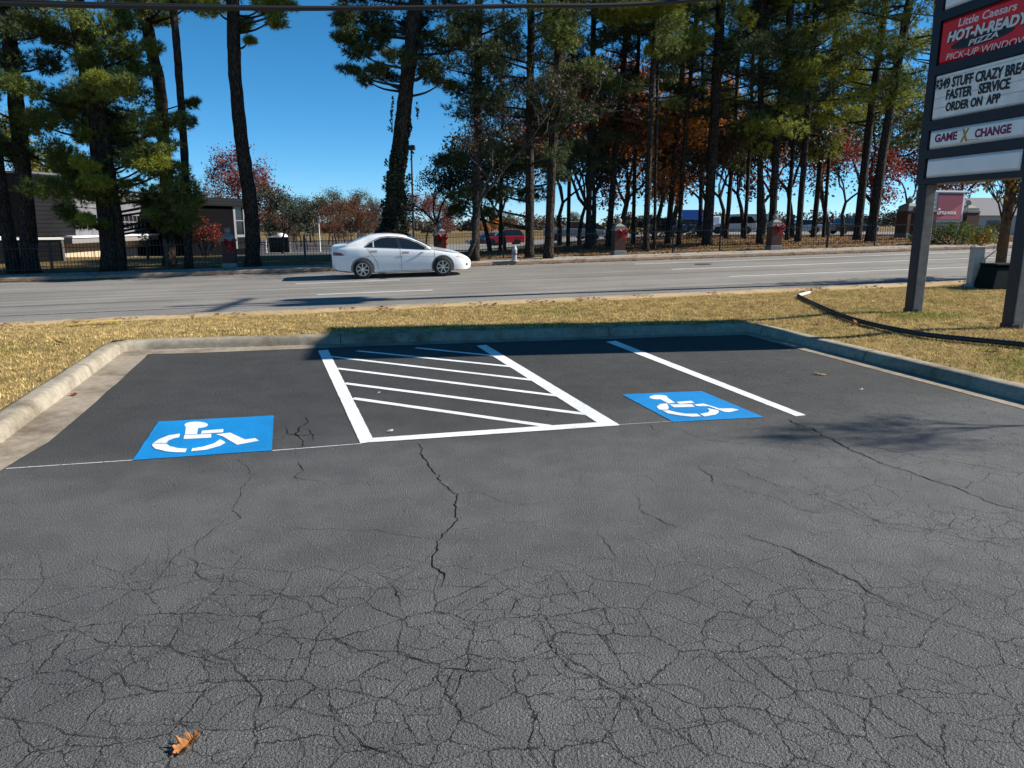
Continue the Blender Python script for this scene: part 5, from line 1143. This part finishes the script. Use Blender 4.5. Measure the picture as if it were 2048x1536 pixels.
hp = gt(1029, 523); hp.z = T(hp.x, hp.y); hyd = empty('fire_hydrant', hp, (0, 0, TH), label='small grey fire hydrant on the pavement right of the sedan', cat='fire hydrant')
hm = mat('hydrant_paint', (.34, .35, .36), .5, noise=(20, .2))
MB().lathe([(0, 0), (.14, 0), (.14, .04), (.09, .05), (.085, .40), (.11, .41), (.11, .45), (.095, .47), (.07, .55), (.03, .59), (.03, .63), (0, .64)], 16).build('barrel', hm, hyd, smooth=False)
for sg in (-1, 1): MB().lathe([(0, .0), (.05, 0), (.05, .09), (.035, .1), (0, .1)], 10, Matrix.Translation((0, 0, .33)) @ Matrix.Rotation(R(90)*sg, 4, 'Y')).build('side_outlet', hm, hyd)
MB().lathe([(0, .06), (.07, .06), (.07, .14), (.04, .16), (0, .16)], 12, Matrix.Translation((0, 0, .30)) @ Matrix.Rotation(R(90), 4, 'X')).build('front_outlet', mat('outlet_dark', (.12, .12, .13), .5), hyd)

# ================================================================== BUILDINGS ON THE LEFT
def wallframe(A, B):
    ex = (B-A); ex.z = 0; L_ = ex.length; ex.normalize(); ey = Vector((-ex.y, ex.x, 0)); return Matrix(((ex.x, ey.x, 0, A.x), (ex.y, ey.y, 0, A.y), (0, 0, 1, 0), (0, 0, 0, 1))), L_
school = empty('school_building', (-24, 42, -.4), label='grey metal clad school with tan brick lower wall behind the left pines', cat='building')
def bpart(name, b, m, par=school, bevel=0):
    o = b.build(name, m); o.parent = par; o.matrix_parent_inverse = Matrix.Translation(-Vector(par.location)); return o
A = at(128, 500, 38.); B = at(352, 500, 53.); M_, L_ = wallframe(A, B); zz_ = lambda v, Y: CAMH+Y*(math.tan(math.atan((768-v)/FPX)-PITCH))
zr, zw1, zw0, zc1, zc0 = 3.7, 2.3, 1.55, 1.18, .85
bpart('brick_wall', MB().box((0, 0, -1.6), (L_, 8, zc0), M_), M_TANB)
bpart('canopy', MB().box((-.6, -.75, zc0), (L_+.3, 0-.002, zc1-.06), M_), mat('canopy_grey', (.20, .19, .185), .6)); bpart('canopy_edge', MB().box((-.66, -.82, zc1-.06), (L_+.35, -.002, zc1+.03), M_), mat('white_flashing', (.75, .74, .70), .5))
bpart('upper_wall', MB().box((.05, -.04, zc1+.03), (L_-.2, 8, zw0), M_).box((.05, -.04, zw1), (L_-.2, 8, zr), M_), M_PANEL)
bpart('siding_band', MB().box((.0, -.09, zw1+.35), (L_*.30, -.045, zr+.08), M_), M_SIDE)
dkg = mat('dark_window', (.012, .014, .018), .08)
bpart('window', MB().box((.06, .02, zw0), (L_-.25, .3, zw1), M_), dkg)
b = MB(); 
for i in range(26): b.box((.3+i*(L_-.6)/25-.03, -.05, zw0), (.3+i*(L_-.6)/25+.03, .01, zw1), M_)
b.box((.06, -.048, (zw0+zw1)/2-.03), (L_-.25, .008, (zw0+zw1)/2+.03), M_); bpart('window_mullions', b, mat('mullion_grey', (.16, .16, .17), .5))
bpart('window', MB().box((L_*.36, -.04, -.10), (L_*.99, .1, .42), M_), dkg); bpart('parapet', MB().box((-.05, -.10, zr), (L_-.15, 8.1, zr+.07), M_), mat('coping', (.10, .10, .11), .5))
bpart('roof', MB().box((.3, .3, zr-.2), (L_-.5, 7.6, zr+.02), M_), mat('roof_dark', (.08, .08, .08), .9))
# projecting charcoal box and the pale sign wall
A2 = at(63, 470, 35.5); B2 = at(152, 470, 38.2); M2, L2 = wallframe(A2, B2)
bpart('charcoal_volume', MB().box((0, 0, 1.24), (L2, 5, 4.1), M2), M_DARKS); bpart('volume_edge', MB().box((-.05, -.03, 4.1), (L2+.05, 5, 4.2), M2), mat('coping')); 
A3 = at(-60, 470, 33.8); B3 = at(62, 470, 38.5); M3, L3 = wallframe(A3, B3)
bpart('sign_wall', MB().box((0, 0, 1.24), (L3, .4, 4.35), M3), make_siding('pale_siding', (.26, .26, .27), .22)); bpart('white_sill', MB().box((-.5, -.9, 1.10), (L3+.2, 0-.003, 1.24), M3).box((L3-.3, -1.2, 1.10), (L3+L2+.8, -.9, 1.235), M3), mat('white_flashing'))
bpart('base_wall', MB().box((0, .1, -1.2), (L3, .5, 1.1), M3), M_DARKS)
def btext(txt, x, z, h, wd, m, M, par=school):
    me = text_mesh(txt, h, wd, .03); me.transform(M @ Matrix.Translation((x, -.03, z)) @ Matrix.Rotation(R(90), 4, 'X')); o = link('lettering', me, m); o.parent = par; o.matrix_parent_inverse = Matrix.Translation(-Vector(par.location)); return o
ws = mat('white_letters', (.8, .8, .8), .5); btext('eStem', L3-1.75, 2.35, .62, 1.55, ws, M3); btext('HIGH SCHOOL', L3-2.6, 1.78, .26, 2.4, ws, M3)
b = MB(); b.prism([(L3-1.72+.16*math.cos(a)*(1 if i % 2 else .5), 2.98+.16*math.sin(a)*(1 if i % 2 else .5)) for i, a in enumerate([k_*math.pi/7 for k_ in range(14)])], .0, .03, M3 @ Matrix.Translation((0, -.005, 0)) @ Matrix.Rotation(R(90), 4, 'X') ); bpart('blue_emblem', b, mat('emblem_blue', (.02, .05, .35), .5))
# dark enclosure in front
A4 = at(-50, 500, 31.6); B4 = at(124, 500, 33.4); M4, L4 = wallframe(A4, B4); enc = empty('service_enclosure', A4, label='black slatted service enclosure at the foot of the school, far left', cat='enclosure')
bpart('slat_wall', MB().box((0, 0, -.7), (L4, 1.6, 1.12), M4), M_DARKS, enc); bpart('corner_post', MB().box((L4, -.03, -.7), (L4+.10, .12, 1.14), M4), mat('post_grey', (.14, .14, .14), .6), enc); bpart('top_rail', MB().box((-.05, -.05, 1.12), (L4+.12, 1.62, 1.2), M4), mat('white_flashing'), enc)
# dark school wing
wing = empty('school_wing', (-17, 48, -.3), label='low black school wing behind the small red maple', cat='building')
A5 = at(385, 500, 47.); B5 = at(492, 500, 51.); M5, L5 = wallframe(A5, B5)
bpart('wall', MB().box((0, 0, -1.2), (L5-.9, 6, 2.95), M5), mat('black_cladding', (.005, .005, .006), .8, spec=.03), wing); bpart('fascia', MB().box((-.2, -.25, 2.95), (L5+1.0, 6, 3.45), M5), M_DARKS, wing)
bpart('window', MB().box((L5-.9, .06, .2), (L5+.9, 5.9, 2.94), M5), dkg, wing); bpart('window_frame', MB().box((L5-.9, -.02, .2), (L5-.72, .06, 2.9), M5).box((L5-.7, -.02, .95), (L5+.9, .055, 1.12), M5).box((L5-.05, -.01, 1.12), (L5+.05, .05, 2.9), M5).box((L5-.7, -.01, 2.0), (L5+.9, .05, 2.06), M5), mat('frame_grey', (.19, .19, .20), .5), wing); bpart('base_wall', MB().box((L5-.9, .0, -1.2), (L5+.9, 6, .2), M5), mat('black_cladding'), wing)
# flag pole, lamp post, kiosk, bits of the campus lawn
fp = Vector((colx(640, 62, 0), 62, 0)); fp.z = T(fp.x, fp.y); fl = empty('flagpole', fp, label='white flagpole with a small furled flag left of the sedan', cat='flagpole'); wm_ = mat('white_metal', (.75, .75, .74), .4)
MB().tube([(0, 0, 0), (0, 0, zz_(432, 62)-fp.z)], [.06, .035], 8).build('pole', wm_, fl); b = MB(); b.add([(0.02, 0, 3.2), (.22, .03, 2.55), (.10, 0, 2.35), (.02, 0, 2.5)], [(0, 1, 2, 3)]); o = b.build('flag', wm_, fl); o.modifiers.new('s', 'SOLIDIFY').thickness = .03
lpz = Vector((colx(828, 56, 0), 56, 0)); lpz.z = T(lpz.x, lpz.y); lm_ = empty('lamp_post', lpz, label='tall dark lamp post with a box head right of the ivy-clad pine', cat='street lamp')
h = zz_(300, 56)-lpz.z; MB().tube([(0, 0, 0), (0, 0, h)], [.09, .06], 8).build('pole', mat('bronze_pole', (.03, .028, .026), .5), lm_); MB().box((-.28, -.25, h), (.28, .25, h+.32)).build('lamp_head', mat('bronze_pole'), lm_, bevel=.02)
kp = Vector((colx(563, 60, 0), 60, 0)); kp.z = T(kp.x, kp.y); kk = empty('kiosk', kp, label='dark garden kiosk with white dome roof on the campus lawn', cat='kiosk')
MB().box((-.8, -.5, 0), (.75, .5, 1.25)).build('cabin', mat('kiosk_dark', (.012, .012, .012), .8), kk); MB().lathe([(.5, 0), (.46, .12), (.3, .24), (0, .3)], 16, Matrix.Translation((.05, 0, 1.25))).build('roof', wm_, kk, smooth=True); MB().box((-.85, -.55, 1.2), (.3, .55, 1.26)).build('eave', wm_, kk)
for u in (533, 581): 
    p = Vector((colx(u, 57, 0), 57, 0)); p.z = T(p.x, p.y); o = empty('white_post', p, label='short white post on the campus lawn, %s of the dark kiosk' % ('left' if u == 533 else 'right'), cat='post'); MB().tube([(0, 0, 0), (0, 0, .9)], .04, 8).build('shaft', wm_, o); MB().lathe([(.05, .9), (.05, .94), (0, .97)], 8).build('cap', wm_, o)
# campus car park and its paths
def sheet(name, pts, m, dz=.05):
    P = [Vector((x, y, T(x, y)+dz)) for x, y in pts]; b = MB(); n = 14; V = []
    for j in range(n+1):
        for i in range(n+1):
            a = P[0].lerp(P[1], i/n); c = P[3].lerp(P[2], i/n); q = a.lerp(c, j/n); V.append((q.x, q.y, T(q.x, q.y)+dz))
    b.add(V, [(j*(n+1)+i, j*(n+1)+i+1, (j+1)*(n+1)+i+1, (j+1)*(n+1)+i) for j in range(n) for i in range(n)]); return tag(b.build(name, m), kind='structure')
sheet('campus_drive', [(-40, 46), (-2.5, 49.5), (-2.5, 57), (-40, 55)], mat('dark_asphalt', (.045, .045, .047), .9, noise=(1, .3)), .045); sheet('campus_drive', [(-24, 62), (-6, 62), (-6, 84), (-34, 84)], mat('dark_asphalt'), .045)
sheet('shaded_lawn', [(-36, 57.5), (-3, 60), (-3, 62), (-36, 61.8)], mat('lawn_shade', (.05, .034, .02), .95, noise=(3, .4)), .05); sheet('shaded_lawn', [(-34, 84.2), (-16, 84.2), (-16, 150), (-90, 150)], mat('lawn_shade'), .05)  # dark brown sheets over the far lawn, its shade painted as ground colour
sheet('car_park', [(-14, 66), (60, 62), (90, 115), (-20, 118)], M_ROAD); sheet('path', [(-30, 43), (-6, 47), (-6, 48.2), (-30, 44.6)], M_WALK); sheet('path', [(-22, 56), (-3, 58), (-3, 59.5), (-22, 57.5)], M_WALK, .055)

# ================================================================== FAR CARS, BANNER, GATE PILLARS
def far_car(u, v, Y, lab, col, kind='suv', yaw=0., name='parked_car'):
    x = colx(u, Y, 0); base = Vector((x, Y, T(x, Y)+.05)); o = empty(name, base, (0, 0, yaw), label=lab, cat='car' if kind != 'pickup' else 'pickup truck', group='cars parked beyond the fence'); pm_ = mat('paint_%d_%d_%d' % tuple(int(c*999) for c in col), col, .25, coat=.7)
    if kind == 'suv': prof = [(-2.2, .3), (2.15, .3), (2.25, .55), (2.2, .85), (1.2, 1.0), (.5, 1.0), (-2.2, 1.05)]; gl = [(-2.15, 1.05), (1.15, 1.0), (.45, 1.58), (-.1, 1.68), (-1.7, 1.66)]
    elif kind == 'pickup': prof = [(-2.8, .45), (2.7, .4), (2.8, .7), (2.72, 1.02), (1.4, 1.12), (-.75, 1.15), (-.8, 1.12), (-2.8, 1.12)]; gl = [(-.75, 1.15), (1.35, 1.12), (.7, 1.75), (-.55, 1.78)]
    else: prof = [(-2.2, .28), (2.2, .25), (2.3, .5), (2.15, .72), (1.2, .88), (-1.7, .98), (-2.25, .92)]; gl = [(-1.65, .96), (1.15, .87), (.35, 1.38), (-.2, 1.45), (-1.0, 1.4)]
    Mx = Matrix.Rotation(R(90), 4, 'X'); b = MB(); b.prism(prof, -.86, .86, Mx); b.build('body', pm_, o, bevel=.07)
    b = MB(); n = len(gl); zm = gl[0][1]; V = []
    for sg in (-1, 1): V += [(x_, sg*(.80-.16*min(1, max(0, (z_-zm)/.6))), z_) for x_, z_ in gl]
    b.add(V, [tuple(range(n)), tuple(range(n, 2*n))[::-1]]+[(i, (i+1) % n+0, (i+1) % n+n, i+n)[::-1] for i in range(n)]); b.build('cabin_glass', glass, o)
    zt = max(z_ for x_, z_ in gl); xr = [x_ for x_, z_ in gl if z_ > zt-.25]; MB().box((min(xr), -.62, zt-.03), (max(xr), .62, zt+.03)).build('roof', pm_, o, bevel=.03)
    for wx in ((-1.35, 1.4) if kind != 'pickup' else (-1.75, 1.85)):
        for sg in (-1, 1): MB().lathe([(0, -.11), (.34, -.11), (.36, -.06), (.36, .06), (.34, .11), (0, .11)], 18, Matrix.Translation((wx, sg*.78, .36)), axis='y').build('wheel', tyrem, o)
    for sg in (-1, 1): MB().box((prof[2][0]-.08, sg*.62-.15, prof[2][1]+.05), (prof[2][0]+.02, sg*.62+.15, prof[2][1]+.2)).build('headlight', amber, o)
    return o
far_car(1008, 490, 84, 'red car with glinting roof parked beyond the fence, right of the sedan', (.48, .012, .03), 'suv', R(190)); far_car(973, 492, 86, 'dark car with glinting chrome parked beside the red car', (.03, .03, .035), 'sedan', R(200))
far_car(1148, 482, 72, 'grey pickup parked in shade behind the fence', (.25, .28, .33), 'pickup', R(8)); far_car(1188, 485, 74, 'blue-grey car parked right of the grey pickup', (.10, .16, .28), 'sedan', R(5)); far_car(1462, 470, 74, 'silver hatchback seen between trunks beyond the right fence', (.5, .5, .51), 'suv', R(170)); far_car(1378, 470, 78, 'blue sedan beyond the fence behind the leaning pines', (.04, .09, .2), 'sedan', R(10)); far_car(1330, 472, 82, 'black car in deep shade behind the low dark bush', (.015, .015, .018), 'suv', R(0))
far_car(1700, 465, 70, 'dark car beyond the fence left of the leaning pines', (.02, .022, .026), 'sedan', R(12)); far_car(1600, 468, 84, 'pale car behind the rightmost ribboned pillar', (.42, .44, .46), 'sedan', R(175))
# blue box truck and flat pale building
tx = colx(1385, 110, 1); tr = empty('box_truck', Vector((tx, 110, T(tx, 110))), label='blue box truck far off between the woods trunks', cat='truck'); MB().box((-1.8, -1.2, .9), (2.2, 1.2, 3.2)).build('cargo_box', mat('truck_blue', (.03, .12, .42), .4), tr, bevel=.05); MB().box((2.25, -1.1, .6), (3.7, 1.1, 2.3)).build('cab', wm_, tr, bevel=.15)
for wx in (-1., 2.9): MB().lathe([(0, -1.15), (.45, -1.15), (.45, 1.15), (0, 1.15)], 14, Matrix.Translation((wx, 0, .45)), axis='y').build('wheel', tyrem, tr)
bx0, bx1 = colx(1475, 130, 1), colx(1545, 130, 1); fb = empty('warehouse', Vector((bx0, 130, .3)), label='flat pale warehouse on the horizon behind the right woods', cat='building'); MB().box((0, 0, -.5), (bx1-bx0, 14, 3.0)).build('wall', mat('pale_wall', (.5, .5, .48), .8), fb); MB().box((-.2, -.2, 3.0), (bx1-bx0+.2, 14.2, 3.25)).build('parapet', mat('parapet_grey', (.32, .33, .34), .7), fb)
for i in range(3): MB().box((1+i*2.0, -.06, .2), (2.3+i*2.0, -.01, 2.2)).build('window', dkg, fb)
# brick gate pillars
for u, Y, hg, wd, lab in ((1812, 41, 2.15, .82, 'large brick gate pillar with white ball, left of the sign post'), (1842, 38.5, 2.0, .8, 'large brick gate pillar half hidden behind the sign post'), (1929, 44, 2.15, .85, 'brick gate pillar at the right end of the university banner')):
    x = colx(u, Y, 1); pillar(0, lab, hg, wd, base=Vector((x, Y, T(x, Y))), grp='brick gate pillars', yaw=R(14))
# university banner on its frame
A6 = at(1836, 420, 42.5); B6 = at(1927, 420, 43.5); M6, L6 = wallframe(A6, B6); bz0, bz1 = zz_(440, 43), zz_(384, 43)
ban = empty('campus_banner_sign', Vector((A6.x, A6.y, bz0)), label='white and maroon campus banner sign above the juniper hedge', cat='sign')
bpart('white_board', MB().box((0, 0, bz0-.1), (L6, .25, bz1), M6), mat('banner_white', (.62, .66, .72), .5), ban); bpart('maroon_panel', MB().box((L6*.40, -.03, bz0), (L6*.955, -.002, bz1-.06), M6), mat('banner_maroon', (.20, .02, .045), .5), ban)
b = MB(); b.prism([(L6*.42, bz0+.02), (L6*.95, bz0+.02), (L6*.95, bz0+.95)], .0, .012, M6 @ Matrix.Translation((0, -.031, 0)) @ Matrix.Rotation(R(90), 4, 'X')); bpart('diagonal_band', b, mat('banner_rose', (.34, .07, .09), .5), ban)
M6b = M6 @ Matrix.Translation((0, -.03, 0)); btext('LITTLE ROCK', L6*.41, bz0+.32, .15, L6*.42, ws, M6b, ban); btext('at', L6*.42, bz0+.55, .13, .16, ws, M6b, ban); btext('Y UP', L6*.245, bz0+1.02, .13, .36, blackt, M6, ban); btext('LAST', L6*.245, bz0+.78, .13, .36, blackt, M6, ban)
bpart('top_trim', MB().box((-.1, -.08, bz1), (L6+.1, .33, bz1+.09), M6), wm_, ban); bpart('leg', MB().box((.1, .05, bz0-1.2), (.25, .2, bz0-.1), M6), wm_, ban); bpart('leg', MB().box((L6-.25, .05, bz0-1.2), (L6-.1, .2, bz0-.1), M6), wm_, ban)
hx = colx(1985, 62, 1); hs_ = empty('far_house', Vector((hx, 62, .6)), label='low house with a grey roof behind the twiggy verge shrub', cat='house'); MB().box((-5, 0, -.4), (6, 6, 2.0)).build('wall', mat('pale_wall'), hs_); b = MB(); b.add([(-5.4, -.4, 1.9), (6.4, -.4, 1.9), (6.4, 6.4, 1.9), (-5.4, 6.4, 1.9), (-4, 3, 3.4), (5, 3, 3.4)], [(0, 1, 5, 4), (1, 2, 5), (2, 3, 4, 5), (3, 0, 4), (0, 3, 2, 1)]); b.build('roof', mat('house_roof', (.16, .16, .17), .8), hs_)
for i in range(3): MB().box((-3.6+i*3, -.06, .5), (-2.6+i*3, -.01, 1.5)).build('window', dkg, hs_)
